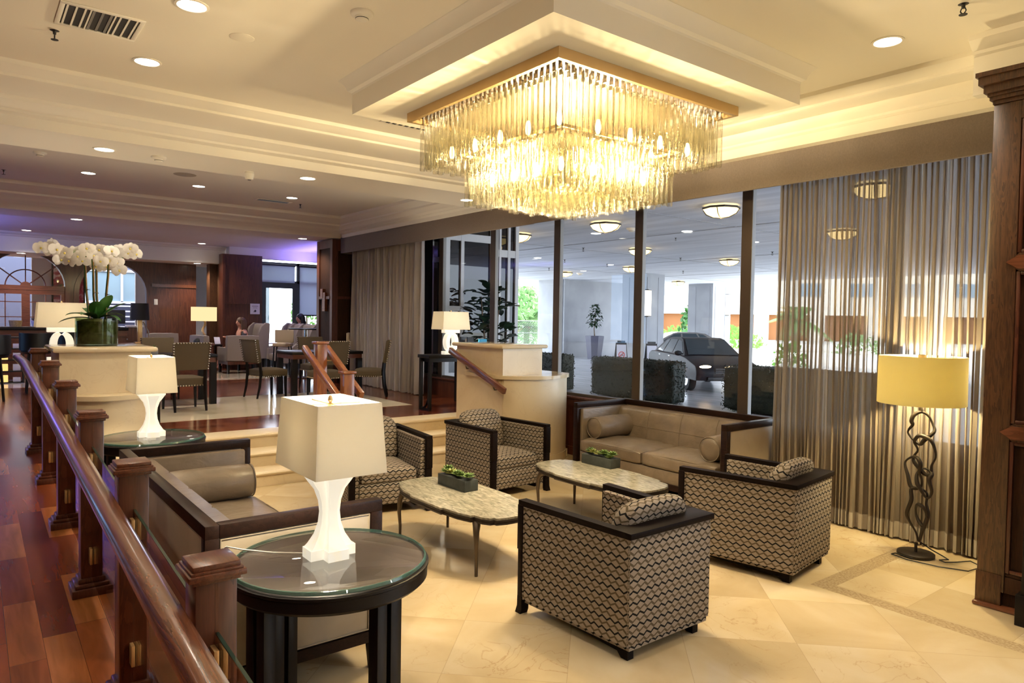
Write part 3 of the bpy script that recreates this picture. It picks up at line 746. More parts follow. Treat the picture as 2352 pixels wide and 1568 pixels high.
def lamp_x(label,loc,rz,sc=1):
    r=thing('table_lamp',label,'lamp',loc,rz,'white alabaster table lamps')
    # waisted cruciform column
    zz=[0,.045,.046,.06,.10,.15,.20,.25,.30,.335,.36,.361,.40]; 
    hw=[.105,.105,.098,.086,.062,.046,.041,.046,.062,.086,.102,.106,.106]
    m=MB()
    def cross(h,a): # cruciform plan
        b=h*a; return [(h,-b),(h,b),(b,b),(b,h),(-b,h),(-b,b),(-h,b),(-h,-b),(-b,-b),(-b,-h),(b,-h),(b,-b)]
    vs=[];fs=[]
    for z,h in zip(zz,hw): vs+=[(x,y,z) for x,y in cross(h,.46)]
    for i in range(len(zz)-1):
        for j in range(12): fs.append((i*12+j,i*12+(j+1)%12,(i+1)*12+(j+1)%12,(i+1)*12+j))
    fs.append(tuple(range(11,-1,-1))); fs.append(tuple((len(zz)-1)*12+j for j in range(12)))
    m.add(vs,fs).build('lamp_base',M['alabaster'],r,30)
    lamp_shade(r,.47,.325,.395,.70)
    return r
def lamp_o(label,loc,rz):
    r=thing('table_lamp',label,'lamp',loc,rz,'white alabaster table lamps')
    m=MB(); m.box(-.14,-.05,0,.14,.05,.05,.004); m.box(-.14,-.05,.33,.14,.05,.39,.004)
    for s in(1,-1):
        o=[(s*.03,.05)];i_=[]
        for k in range(13):
            a=-PI/2+PI*k/12; o.append((s*(.03+.085*math.cos(a)),.19+.14*math.sin(a)))
        for k in range(12,-1,-1):
            a=-PI/2+PI*k/12; i_.append((s*(.045*math.cos(a)),.19+.11*math.sin(a)))
        m.prism(o[1:]+i_,-.05,.05,'y')
    m.build('lamp_base',M['alabaster'],r,30)
    lamp_shade(r,.50,.34,.385,.66)
    return r
L1=lamp_x('largest lit alabaster table lamp, on the near round side table',(2.95,-1.28,.83),0)
L2=dup(L1,(6.74,-1.27,.83),0,'lit alabaster table lamp on the far round side table by the left pedestal')
L3=lamp_o('lit alabaster lamp on the black console behind the right pedestal',(9.12,-5.92,1.35),math.radians(90))
L4=dup(L3,(9.30,-.84,1.35),math.radians(90),'lit alabaster lamp behind the orchid planter, partly covered by the planter')
LAMPS=[((2.95,-1.28,1.38),14),((6.74,-1.27,1.38),14),((9.12,-5.92,1.87),9),((9.30,-.84,1.87),9)]
MB().tube([(2.99,-1.22,.836),(3.1,-1.08,.836),(3.22,-.98,.837),(3.30,-.935,.837),(3.34,-.90,.80),(3.345,-.88,.5),(3.30,-.86,.2),(3.25,-.83,.012)],.004,6).xf(T(-2.95,1.28,-.83)).build('lamp_cord',M['white'],L1)
# console tables behind the pedestals
def console(label,loc,rz):
    r=thing('console_table',label,'console table',loc,rz,'black console tables')
    MB().box(-.60,-.17,.80,.60,.17,.85,.006).build('table_top',M['black_wood'],r)
    for sx in(1,-1):
        for sy in(1,-1): MB().box(sx*.58,sy*.15,0,sx*.535,sy*.105,.80).build('leg',M['black_wood'],r)
        m=MB().box(sx*.578,-.15,0,sx*.54,.15,.04)
        m.tube([(sx*.56,-.12,.02)]+[(sx*.56,-.12+.24*k/8,.03+.22*(k/8)**3) for k in range(9)],.018,6); m.build('stretcher',M['black_wood'],r)
    MB().box(-.54,-.14,.74,.54,.14,.80).build('apron',M['black_wood'],r)
    return r
k1=console('black console table behind the right marble pedestal holding a lit lamp',(9.15,-6.05,UP),math.radians(90))
k2=dup(k1,(9.30,-1.24,UP),math.radians(90),'black console table behind the left marble pedestal, under the lit lamp')
# ================================================================ marble topped coffee tables
def coffee(label,loc,rz):
    r=thing('coffee_table',label,'coffee table',loc,rz,'scalloped stone coffee tables with bronze legs')
    a,b=.74,.345
    # cartouche outline: clipped corners with small ogee steps, gently bowed sides
    q=[(a,0),(a-.004,.10),(a-.03,.17),(a-.075,.185),(a-.08,.215),(a-.19,.265),(a-.24,.262),(a-.255,.29),(.22,b-.025),(.10,b-.012),(0,b-.008)]
    # corner ogees near the legs
    q=[(a,0),(a-.006,.09),(a-.03,.165),(a-.055,.168),(a-.06,.20),(a-.12,.235),(a-.20,.245),(a-.205,.275),(a-.33,b-.035),(.24,b-.018),(.235,b+.0),(.12,b),(0,b)]
    full=q+[(-x,y) for x,y in q[-2::-1]]; full+= [(x,-y) for x,y in full[-2:0:-1]]
    MB().prism(full,.435,.45).build('stone_top',M['tabletop'],r,20)
    m=MB()
    for k,(z0,z1,o) in enumerate(((.423,.434,.004),(.411,.423,-.002),(.398,.411,.002))):
        m.prism([(x*(1+o/a),y*(1+o/b)) for x,y in full],z0,z1)
    m.build('edge_moulding',M['iron'],r,20)
    for sx in(1,-1):
        for sy in(1,-1):
            x,y=sx*.575,sy*.245
            pts=[(x*.90,y*.86,.40),(x*.97,y*.96,.375),(x*1.0,y*1.02,.33),(x*1.01,y*1.03,.22),(x,y,.10),(x,y,.0)]
            MB().tube(pts,[.034,.03,.024,.017,.013,.012],8).build('leg',M['bronze'],r,50)
    return r
T1=coffee('scalloped stone coffee table nearer the big lamp',(4.74,-3.20,0),math.radians(0))
T2=dup(T1,(4.68,-4.72,0),0,'scalloped stone coffee table in front of the window sofa')
def succ_planter(label,loc,rz,seed):
    r=thing('succulent_planter',label,'planter',loc,rz,'slate planters with succulents')
    L,W,Hh=.20,.07,.095
    m=MB(); m.box(-L,-W,0,L,W,Hh,.003); m.build('box',M['slate'],r)
    R=random.Random(seed)
    for k in range(9):
        cx=-.17+.34*k/8+R.uniform(-.015,.015); cy=R.uniform(-.035,.035); cz=Hh+R.uniform(-.005,.035); big=R.uniform(.8,1.25)
        m=MB()
        for ring,(cnt,ln,el) in enumerate(((7,.058,.35),(7,.056,.75),(5,.046,1.15),(3,.03,1.4))):
            for j in range(cnt):
                a=2*PI*(j+.5*ring)/cnt+R.uniform(-.2,.2); l=ln*big
                d=Vector((math.cos(a)*math.cos(el),math.sin(a)*math.cos(el),math.sin(el))); s=Vector((-math.sin(a),math.cos(a),0)); u=d.cross(s)*-1
                o=Vector((cx,cy,cz)); w=.016*big
                m.add([o,o+d*l*.55+s*w,o+d*l*.55-s*w,o+d*l+u*.006,o+d*l*.5+u*.007,o+d*l*.5-u*.006],[(0,1,4),(0,4,2),(1,3,4),(4,3,2),(0,5,1),(0,2,5),(1,5,3),(5,2,3)])
        m.build('succulent_rosette',M['succ_light' if k in(4,6) else 'succulent'],r,60)
    return r
P1=succ_planter('dark slate box of green succulents on the nearer coffee table',(4.99,-3.33,.45),math.radians(2),1)
P2=succ_planter('dark slate box of green succulents on the coffee table by the window sofa',(4.95,-5.03,.45),math.radians(2),5)
# ================================================================ floor lamp of twisted rings
fl=thing('floor_lamp','floor lamp of twisted dark iron rings with a round yellow shade','floor lamp',(2.44,-6.20,0))
def fp(px,py): p=aty(px,py,-6.20); return (p.x-2.44,p.z)
MB().lathe([(.001,0),(.135,0),(.14,.006),(.14,.024),(.132,.03),(.001,.03)],32).build('base',M['iron'],fl)
MB().tube([(0,0,.03),(0,0,.11)],.012,10).build('stem',M['iron'],fl)
def loop(ctrl,r0,seed,dy):
    R=random.Random(seed); n=len(ctrl); P=[]
    for i in range(n):
        p0,p1,p2,p3=[Vector((*ctrl[(i+k)%n],0)) for k in(-1,0,1,2)]
        for s in range(6):
            t=s/6
            P.append(.5*((2*p1)+(p2-p0)*t+(2*p0-5*p1+4*p2-p3)*t*t+(3*p1-p0-3*p2+p3)*t**3))
    N=len(P); pts=[(p.x,dy*math.sin(2*PI*i/N+seed)+.012*math.sin(4*PI*i/N+seed),p.y) for i,p in enumerate(P)]
    rr=[r0*(1+.35*math.sin(2*PI*i/N*2+seed)) for i in range(N)]
    return MB().tube(pts,rr,8,closed=True)
def zc(l): return [fp(1960+x*.2742,880+y*.2742) for x,y in l]   # ring outlines measured on the lamp's own plane
loops=[[(575,240),(520,262),(500,310),(508,345),(470,385),(462,420),(510,480),(560,510),(590,480),(650,430),(672,395),(655,350),(625,280)],
 [(575,435),(530,465),(515,500),(535,560),(500,610),(500,655),(545,710),(600,765),(645,755),(650,690),(688,620),(685,540),(655,470)],
 [(500,615),(440,640),(420,680),(450,770),(480,860),(530,880),(570,860),(575,800),(560,740),(575,680),(550,630)],
 [(560,720),(530,760),(540,830),(575,890),(610,950),(640,955),(662,900),(640,810),(655,760),(610,725)],
 [(495,880),(500,970),(460,1080),(475,1150),(520,1240),(545,1320),(575,1240),(610,1150),(620,1090),(600,1010),(610,930),(560,885)],
 [(560,1010),(520,1040),(518,1110),(560,1180),(590,1190),(612,1130),(608,1050)]]
for i,lp in enumerate(loops):
    loop(zc(lp),.0125,i*1.7,.022).build('ring',M['iron'],fl,60)
MB().tube([(.0,0,1.20),(0,0,1.30)],.014,10).build('neck',M['bronze'],fl)
pts=zc([(575,240)])[0]
MB().tube([(pts[0],0,pts[1]),(pts[0]*.3,0,1.225)],.012,8).build('neck',M['iron'],fl)
n=48; R0=.325
shb=MB().lathe([(R0,1.265),(R0-.004,1.655),(R0-.009,1.655),(R0-.005,1.265)],n)
shb.f=[f for f in shb.f if len(f)==4]; shb.build('lamp_shade',M['shade_y'],fl,60)
m=MB()
for k in range(3):
    a=k*2*PI/3; m.tube([(0,0,1.64),((R0-.006)*math.cos(a),(R0-.006)*math.sin(a),1.645)],.003,6)
m.lathe([(.001,1.63),(.03,1.63),(.03,1.665),(.001,1.67)],12); m.build('spider',M['brass'],fl)
LAMPS_Y=[((2.44,-6.20,1.46),26)]
MB().tube([(2.44,-6.23,.12),(2.36,-6.3,.05),(2.28,-6.32,.014),(2.22,-6.27,.012),(2.26,-6.2,.012),(2.2,-6.15,.02),(2.16,-6.25,.012),(2.1,-6.38,.012),(1.99,-6.30,.012),(2.02,-6.1,.012),(2.2,-6.02,.012),(2.42,-5.99,.012),(2.56,-6.03,.012),(2.55,-6.08,.012),(2.4,-6.05,.014)],.005,6).xf(T(-2.44,6.20,0)).build('power_cord',M['black'],fl)
# ================================================================ ramp railing : posts, glass panels, handrail
YP=-.56; PX=[2.13,3.38,4.64,5.90,7.15,8.41]
names=['nearest the camera','second from the camera','third from the camera','fourth from the camera','fifth from the camera','farthest from the camera, by the left pedestal']
def clip(parent,x,z,s):
    m=MB(); 
    for d in(-.011,.011): m.box(x+s*.002,YP+d-.005+.0,z-.035,x+s*.036,YP+d+.005,z+.035,.002)
    m.tube([(x+s*.006,YP,z),(x+s*.012,YP,z)],.012,8); return m
posts=[]
M['cap']=wood('cap_wood',(.075,.022,.012),(.17,.055,.026),'x',.3,1.6,.25)
p0=None
for i,x in enumerate(PX):
    lab='square wooden railing post with moulded cap, '+names[i]
    if p0 is None:
        r=thing('railing_post',lab,'railing post',(x,YP,zb(x)),0,'wooden posts of the ramp railing')
        h=.0575
        MB().box(-h,-h,.02,h,h,.99,.004).box(-h-.001,-.004,.1,h+.001,.004,.98).build('shaft',M['post'],r)
        MB().box(-.066,-.066,.985,.066,.066,1.0,.003).box(-.080,-.080,.998,.080,.080,1.016,.004).box(-.072,-.072,1.015,.072,.072,1.024,.002).box(-.066,-.066,1.022,.066,.066,1.04,.004).build('cap',M['cap'],r)
        MB().box(-.105,-.105,-.012,.105,.105,.04,.006).box(-.09,-.09,.038,.09,.09,.062,.008).box(-.072,-.072,.06,.072,.072,.09,.008).build('plinth',M['post'],r)
        for z in(.22,.76):
            for s in(1,-1):
                m=MB()
                for d in(-.012,.012): m.box(s*.056,d-.007,z-.045,s*.105,d+.007,z+.045,.002)
                m.build('glass_clip',M['brass'],r)
        p0=r
    else: r=dup(p0,(x,YP,zb(x)),0,lab)
    posts.append(r)
gl=['between the two nearest posts','between the second and third posts','between the third and fourth posts','between the fourth and fifth posts','between the two farthest posts']
def gpanel(xa,xb_,lab):
    za,zc_=zb(xa),zb(xb_); p=[(xa,za+.09),(xb_,zc_+.09),(xb_,zc_+.84),(xa,za+.84)]
    r=thing('glass_panel',lab,'glass panel',((xa+xb_)/2,YP,(za+zc_)/2),0,'glass panels of the ramp railing')
    mm=T(-(xa+xb_)/2,-YP,-(za+zc_)/2)
    MB().prism(p,YP-.004,YP+.004,'y').xf(mm).build('pane',M['smoke_glass'],r)
    q=[(xa,za+.84),(xb_,zc_+.84),(xb_,zc_+.8445),(xa,za+.8445)]
    MB().prism(q,YP-.005,YP+.005,'y').xf(mm).build('polished_edge',M['rail_edge'],r)
M['rail_edge']=plain('dark_glass_edge',(.02,.045,.035),.1)
gpanel(.92,2.13-.063,'tinted glass panel in the foreground beside the nearest railing post')
for i in range(5): gpanel(PX[i]+.063,PX[i+1]-.063,'tinted glass panel of the ramp railing, '+gl[i])
hrl=thing('handrail','long polished wooden handrail running up the ramp beside the posts','handrail',(5,-.44,0))
sec=[]; 
for a,b in((-.042,-.018),(-.045,0),(-.036,.02),(-.015,.028),(.015,.028),(.036,.02),(.045,0),(.042,-.018),(.025,-.026),(-.025,-.026)): sec.append((a,b))
xs_=[.85,8.15,9.42]; vs=[];fs=[]
for x in xs_:
    for a,b in sec: vs.append((x-5,a,zb(x)+.905+b))
n=len(sec)
for i in range(2):
    for j in range(n): fs.append((i*n+j,i*n+(j+1)%n,(i+1)*n+(j+1)%n,(i+1)*n+j))
fs.append(tuple(range(n))); fs.append(tuple(range(2*n,3*n)))
MB().add(vs,fs).build('rail',M['rail'],hrl,50)
for x in PX:
    MB().tube([(x-5,-.06,zb(x)+.83),(x-5,-.02,zb(x)+.83),(x-5,0,zb(x)+.885)],.008,6).build('bracket',M['brass'],hrl)
# bottom track of the glass
# ================================================================ chandelier
CHX,CHY=4.225,-3.84
ch=thing('chandelier','large square two-tier crystal tube chandelier with a gold frame','chandelier',(CHX,CHY,3.6))
zf0,zf1=-.073,-.001; A=.944
m=MB()
for s in(1,-1):
    m.box(s*A,-A,zf0,s*(A-.03),A,zf1); m.box(-A+.03,s*A,zf0,A-.03,s*(A-.03),zf1)
m.build('frame',M['gold'],ch)
MB().box(-A+.03,-A+.03,-.03,A-.03,A-.03,-.022).build('mirror_plate',M['plate'],ch)
# crystal tubes : two tiers of hanging square rows
R=random.Random(11); tubes=[]
def row(half,step,z0,z1):
    n=int(round(2*half/step))
    for i in range(n):
        u=-half+2*half*i/n
        for (x,y) in((u,-half),(half,u),(-u,half),(-half,-u)): tubes.append((x+R.uniform(-.004,.004),y+R.uniform(-.004,.004),z0+R.uniform(-.008,.008),z1+R.uniform(-.014,.014)))
row(.845,.058,-.085,-.47); row(.765,.066,-.075,-.46)
row(.58,.058,-.36,-.765); row(.50,.066,-.36,-.755)
row(.40,.075,-.44,-.78); row(.30,.08,-.5,-.80); row(.18,.09,-.55,-.81); row(.06,.06,-.6,-.82)
def tubem(mb,x,y,z0,z1):
    rr=.0235; n=10; prof=[(rr*.8,z1-.004),(rr,z1+.006),(rr*.97,(z0+z1)/2),(rr,z0-.01),(rr*.55,z0)]
    k=len(prof); vs=[];fs=[]
    for r_,z in prof:
        for j in range(n):
            w=2*PI*j/n; q=r_*(1+.06*(j%2)); vs.append((x+q*math.cos(w),y+q*math.sin(w),z))
    for i in range(k-1):
        for j in range(n): fs.append((i*n+j,i*n+(j+1)%n,(i+1)*n+(j+1)%n,(i+1)*n+j))
    mb.add(vs,fs)
tubes.sort(key=lambda q:(q[0]+CHX)*.787-(q[1]+CHY)*.616)
near=[q for q in tubes if q[0]<-.83 or q[1]>.83 or (abs(max(-q[0],q[1])-.58)<.02)][:100]
rest=[q for q in tubes if q not in near]
for q in near:
    mb=MB(); tubem(mb,*q); mb.build('glass_tube',M['crystal'],ch,60)
mb=MB()
for q in rest: tubem(mb,*q)
o=mb.build('glass_tubes',M['crystal'],ch,60); o['kind']='stuff'
hk=MB()
for q in tubes:
    if q[2]>-.1: hk.box(q[0]-.012,q[1]-.004,-.095,q[0]+.012,q[1]+.004,-.03)
o=hk.build('hook_plates',M['chrome'],ch); o['kind']='stuff'
# second tier carrier
m=MB()
for s in(1,-1): m.box(s*.62,-.62,-.365,s*.60,.62,-.345); m.box(-.6,s*.62,-.365,.6,s*.60,-.345)
m.build('lower_frame',M['gold'],ch)
def bulb(x,y,z):
    MB().lathe([(.001,-.055),(.013,-.048),(.021,-.02),(.021,.0),(.015,.03),(.011,.045),(.001,.047)],10,(x,y,z)).build('bulb',M['bulb'],ch,60)
for i in range(5):
    u=-.66+1.32*i/4
    for (x,y) in((-.68,u),(u,.68)):
        if not(i==4 and x==-.68): bulb(x,y,-.33)
for u in(-.3,.3):
    for (x,y) in((.68,u),(u,-.68)): bulb(x,y,-.33)
for i in range(4):
    u=-.42+.84*i/3
    for (x,y) in((-.44,u),(u,.44)):
        if not(i==3 and x==-.44): bulb(x,y,-.56)
# ================================================================ ceiling fittings
def downlight(label,loc,r=.085,trim=True):
    o=thing('downlight',label,'downlight',loc,0,'recessed round ceiling downlights')
    MB().lathe([(r+.02,0),(r+.02,-.004),(r+.004,-.007),(r,-.003),(r,.0)],28).build('trim_ring',M['moulding'],o)
    MB().lathe([(.001,-.0035),(r,-.0035),(r,-.001),(.001,-.001)],28).build('lens',M['can'],o)
    return o
DL_MAIN=[(4.86,-1.15,ZC),(6.16,-1.13,ZC),(2.29,-5.07,ZC)]
LB=['round ceiling downlight at the top edge of the picture','round ceiling downlight between the air vent and the big beam','round ceiling downlight right of the chandelier']
d0=None
for p,l in zip(DL_MAIN,LB):
    d0=downlight(l,p) if d0 is None else d0 if False else dup(d0,p,0,l)
DL_SOFFIT=[(8.18,-1.11,ZS),(8.18,-3.24,ZS),(8.12,-5.51,ZS)]
for p,l in zip(DL_SOFFIT,['downlight under the big beam, beside the smoke detector','downlight under the big beam, in the middle','downlight under the big beam, just below the chandelier']): dup(d0,p,0,l)
DL_BAY=[(11.55,-1.37,ZC),(11.52,-2.83,ZC),(11.54,-4.30,ZC)]
for p,l in zip(DL_BAY,['leftmost downlight of the three in the second ceiling bay','middle downlight of the three in the second ceiling bay','rightmost downlight of the three, beside the dark ceiling vent']): dup(d0,p,0,l)
DL_FAR=[(14.6,-1.55,ZS),(14.55,-5.66,ZS),(18.78,-1.05,3.70),(18.78,-4.69,3.70),(19.75,-4.82,3.26),(19.75,-1.0,3.26)]
for p,l in zip(DL_FAR,['downlight under the second beam, above the orchids','downlight under the second beam, next to the wood pilaster','downlight casting a scallop on the far fascia at left','downlight casting a scallop on the far fascia at right','downlight low in front of the dark wood wall, above the lit cream lamp','downlight low in front of the arched bar window']): dup(d0,p,0,l)
# spots added without fittings, mostly out of view, to keep the room evenly lit
DL_MAIN+= [(2.26,-1.15,ZC),(.0,-1.15,ZC),(.4,-3.2,ZC),(.3,-5.0,ZC),(3.5,1.2,ZC),(6.2,1.2,ZC),(-1.5,-3,ZC)]
DL_FAR+=[(16.5,-2.5,3.70),(16.5,-6,3.70)]
v=thing('air_vent','rectangular white ceiling air vent with dark louvres','vent',(5.53,-.725,ZC))
fr=MB()
W_,H_=.22,.245
for s in(1,-1): fr.box(s*W_,-H_,-.012,s*(W_-.03),H_,0,.003); fr.box(-W_+.03,s*H_,-.012,W_-.03,s*(H_-.03),0,.003)
fr.box(-W_+.03,-.075,-.011,W_-.03,-.065,0); fr.box(-W_+.03,.065,-.011,W_-.03,.075,0)
fr.build('frame',M['moulding'],v)
MB().box(-W_+.03,-H_+.03,-.003,W_-.03,H_-.03,-.0005).build('backing',M['black'],v)
for k in range(9):
    y=-.20+.05*k
    if abs(y)<.06: MB().box(-W_+.035,y-.006,-.010,W_-.035,y+.010,-.005).build('slat',M['mullion_grey'],v)
    else: MB().box(-W_+.035,y-.006,-.010,W_-.035,y+.006,-.004).build('slat',M['moulding'],v)
def smoke(label,loc,r=.075,sc=1):
    o=thing('smoke_detector',label,'smoke detector',loc,0,'white ceiling smoke detectors')
    MB().lathe([(r,0),(r,-.012),(r*.9,-.022),(r*.62,-.026),(r*.55,-.045),(r*.3,-.052),(.001,-.053)],24).build('housing',M['moulding'],o,60)
    MB().lathe([(r*.57,-.034),(r*.575,-.042),(r*.5,-.046)],24).build('sensor_slot',M['darkplastic'],o)
    return o
s0=smoke('white smoke detector on the ceiling left of the chandelier',(4.25,-2.04,ZC))
dup(s0,(8.17,-1.61,ZS),0,'white smoke detector under the big beam')
dup(s0,(10.5,-.73,ZC),0,'white smoke detector on the second ceiling bay at far left')
o=thing('ceiling_sensor','small white drum-shaped sensor hanging under the big beam','sensor',(8.3,-2.59,ZS))
MB().lathe([(.05,0),(.05,-.015),(.055,-.02),(.052,-.05),(.042,-.085),(.02,-.09),(.001,-.09)],20).build('housing',M['moulding'],o,50)
MB().lathe([(.02,-.0901),(.02,-.094),(.001,-.095)],12).build('lens',M['darkplastic'],o)
def disc(label,loc,r,mt):
    o=MB().lathe([(r,0),(r,-.004),(r-.01,-.007),(.001,-.007)],32).build('speaker_cover',mt,None,50); o.location=loc; tag(o,label,'ceiling speaker','round ceiling speaker covers'); return o
disc('round cream ceiling cover left of the smoke detector',(5.18,-1.56,ZC+.003),.085,M['plaster'])
disc('round beige ceiling speaker cover in the second ceiling bay',(10.72,-2.45,ZC+.003),.15,plain('speaker_grille',(.40,.35,.30),.8))
def sprinkler(label,loc,mt='darkplastic',group='fire sprinklers of the room'):
    o=thing('sprinkler',label,'sprinkler',loc,0,group)
    MB().lathe([(.03,0),(.03,-.004),(.012,-.008),(.010,-.03),(.001,-.03)],14).build('escutcheon',M[mt],o)
    m=MB()
    for s in(1,-1): m.tube([(s*.009,0,-.028),(s*.016,0,-.045),(s*.004,0,-.066)],.004,6)
    m.lathe([(.001,-.064),(.024,-.066),(.024,-.069),(.001,-.069)],12); m.build('deflector',M[mt],o)
    return o
sp=sprinkler('small fire sprinkler on the ceiling below the air vent',(5.92,-.50,ZC+.004))
dup(sp,(12.1,-4.66,ZC+.004),0,'small dark sprinkler right of the dark ceiling vent')
dup(sp,(12.14,-.42,ZC+.004),0,'small dark sprinkler at the far left of the second ceiling bay')
dup(sp,tuple(atz(2213,8,ZC+.004)),0,'small dark sprinkler at the top right above the oak column')
o=thing('slot_vent','narrow dark slot vent in the second ceiling bay','vent',(12.07,-4.17,ZC),0)
MB().box(-.10,-.30,-.008,.10,.30,0,.003).build('frame',M['moulding'],o); MB().box(-.06,-.26,-.010,.06,.26,-.0075).build('slot',M['black'],o)
o=thing('slot_vent','slim ceiling vent partly covered by the left corner of the chandelier','vent',tuple(atz(935,286,ZC)),0)
MB().box(-.07,-.28,-.008,.07,.28,0,.003).build('frame',M['moulding'],o)
for k in range(7): MB().box(-.05,-.24+.07*k,-.010,.05,-.20+.07*k,-.0075).build('slot',M['black'],o)
# ================================================================ oak column at the right edge
YC=-5.47
oc=thing('oak_column','panelled dark oak column with crown moulding at the right edge of the picture','column',(1.2,-6,0))
def OC(m,n,mt): return m.xf(T(-1.2,6,0)).build(n,mt,oc)
OC(MB().box(.66,-6.42,.0,1.75,YC-.03,3.5),'core',M['oak_panel'])
OC(MB().box(1.60,-6.42,.12,1.76,YC,3.40,.004).box(1.615,YC-.03,0,1.765,YC+.006,.235,.003),'stile',M['oak'])
OC(MB().box(.66,YC-.04,.12,.90,YC,3.40,.004),'stile',M['oak'])
def railz(py,px): return aty(px,py,YC).z
zt_=[railz(603,2300),railz(990,2290)]
OC(MB().box(.9,YC-.03,3.28,1.60,YC-.001,3.42),'top_rail',M['oak'])
for z in zt_:
    p=[(.9,z-.045),(1.585,z-.045),(1.655,z),(1.585,z+.045),(.9,z+.045)]
    OC(MB().prism(p,YC-.03,YC+.012,'y'),'cross_rail',M['brownrail'])
    OC(MB().prism([(.9,z-.06),(1.58,z-.06),(1.60,z-.045),(1.60,z+.045),(1.58,z+.06),(.9,z+.06)],YC-.03,YC+.003,'y'),'rail_moulding',M['oak'])
OC(MB().box(.9,YC-.03,.12,1.60,YC-.006,.23,.004).box(.9,YC-.03,.23,1.60,YC-.012,.255,.006),'base_rail',M['oak_panel'])
zs=[.255]+[z for z in sorted(zt_)]+[3.28]
for a,b in zip(zs[:-1],zs[1:]):
    m=MB(); a+=.06 if a>.3 else 0; b-=.06 if b<3.2 else 0
    m.box(1.575,YC-.03,a,1.60,YC-.006,b,.006).box(.9,YC-.03,b-.025,1.575,YC-.006,b,.006).box(.9,YC-.03,a,1.575,YC-.006,a+.025,.006)
    OC(m,'panel_moulding',M['bar_wood'])
m=MB()
for z0,z1,o in((3.40,3.425,.008),(3.425,3.45,.03),(3.45,3.47,.045),(3.47,3.52,.07),(3.52,3.57,.105),(3.57,3.60,.125)):
    m.prism([(.66,YC+o),(1.76+o*.6,YC+o),(1.76+o*.6,-6.42),(.66,-6.42)],z0,z1)
OC(m,'crown',M['oak'])
OC(MB().box(.66,-6.42,0,1.775,YC+.035,.03,.012),'base_shoe',M['brownrail'])
o=thing('cabinet','black painted cabinet base cut off by the right edge of the picture','cabinet',(1.0,-5.28,0))
MB().box(-.3,-.15,.0,.478,.01,.20,.004).build('plinth',M['black_wood'],o); MB().box(-.3,-.15,.2,.45,.0,1.5,.004).build('body',M['black_wood'],o)
# ================================================================ pilaster by the far drape
pl=thing('wood_pilaster','dark panelled wood pilaster at the end of the far grey drape','column',(14.3,-6.2,UP))
def PL(m,n,mt): return m.xf(T(-14.3,6.2,-UP)).build(n,mt,pl)
PL(MB().box(13.97,-6.95,UP,14.75,-6.10,ZS-.02),'core',M['oak_panel'])
PL(MB().box(13.95,-6.20,UP,14.06,-6.07,ZS-.02).box(14.64,-6.12,UP,14.77,-6.07,ZS-.02).box(14.06,-6.11,3.36,14.64,-6.075,ZS-.02).box(14.06,-6.11,UP,14.64,-6.075,.72),'stile',M['bar_wood'])
PL(MB().box(13.94,-6.95,UP,13.98,-6.80,ZS-.02).box(13.95,-6.80,3.3,13.98,-6.2,ZS-.02),'return',M['bar_wood'])
PL(MB().box(14.06,-6.10,2.28,14.64,-6.06,2.34).box(14.06,-6.10,1.32,14.64,-6.06,1.38).box(13.945,-6.8,2.28,13.975,-6.2,2.34),'cross_rail',M['bar_wood'])
PL(MB().box(14.26,-6.10,2.02,14.40,-6.04,2.42).box(14.36,-6.10,2.30,14.48,-6.03,2.50),'ornament',M['brownrail'])
# ================================================================ far wood wall with two arches
XW=20.4
AL=(-1.12,.80,2.52); AR=(-2.97,.76,2.42)
def arch_pts(c,r,z,n=16,a0=0,a1=PI): return [(c+r*math.cos(a0+(a1-a0)*i/n),z+r*math.sin(a0+(a1-a0)*i/n)) for i in range(n+1)]
m=MB(); zt=3.7
m.box(XW,AL[0]+AL[1],UP,XW+.2,4,zt).box(XW,AR[0]+AR[1],UP,XW+.2,AL[0]-AL[1],zt).box(XW,-4.95,UP,XW+.2,AR[0]-AR[1],zt)
for c,r,z in(AL,AR):
    h=arch_pts(c,r,z)
    for i in range(16):
        (a,b),(d,e)=h[i],h[i+1]; m.prism([(a,b),(d,e),(d,zt),(a,zt)],XW,XW+.2,'x')
struct('wall_far',m,M['bar_wood'])
struct('trim_20',MB().box(XW-.03,-4.95,2.62,XW,AR[0]-AR[1]-.12,2.70),M['brownrail'])
for i,(c,r,z) in enumerate((AL,AR)):
    m=MB(); o=arch_pts(c,r+.11,z); q=arch_pts(c,r,z)
    for k in range(16): m.prism([o[k],o[k+1],q[k+1],q[k]],XW-.04,XW+.05,'x')
    for s in(1,-1): m.box(XW-.04,c+s*r,UP,XW+.05,c+s*(r+.11),z)
    struct('trim_%d'%(21+i),m,M['bar_wood'])
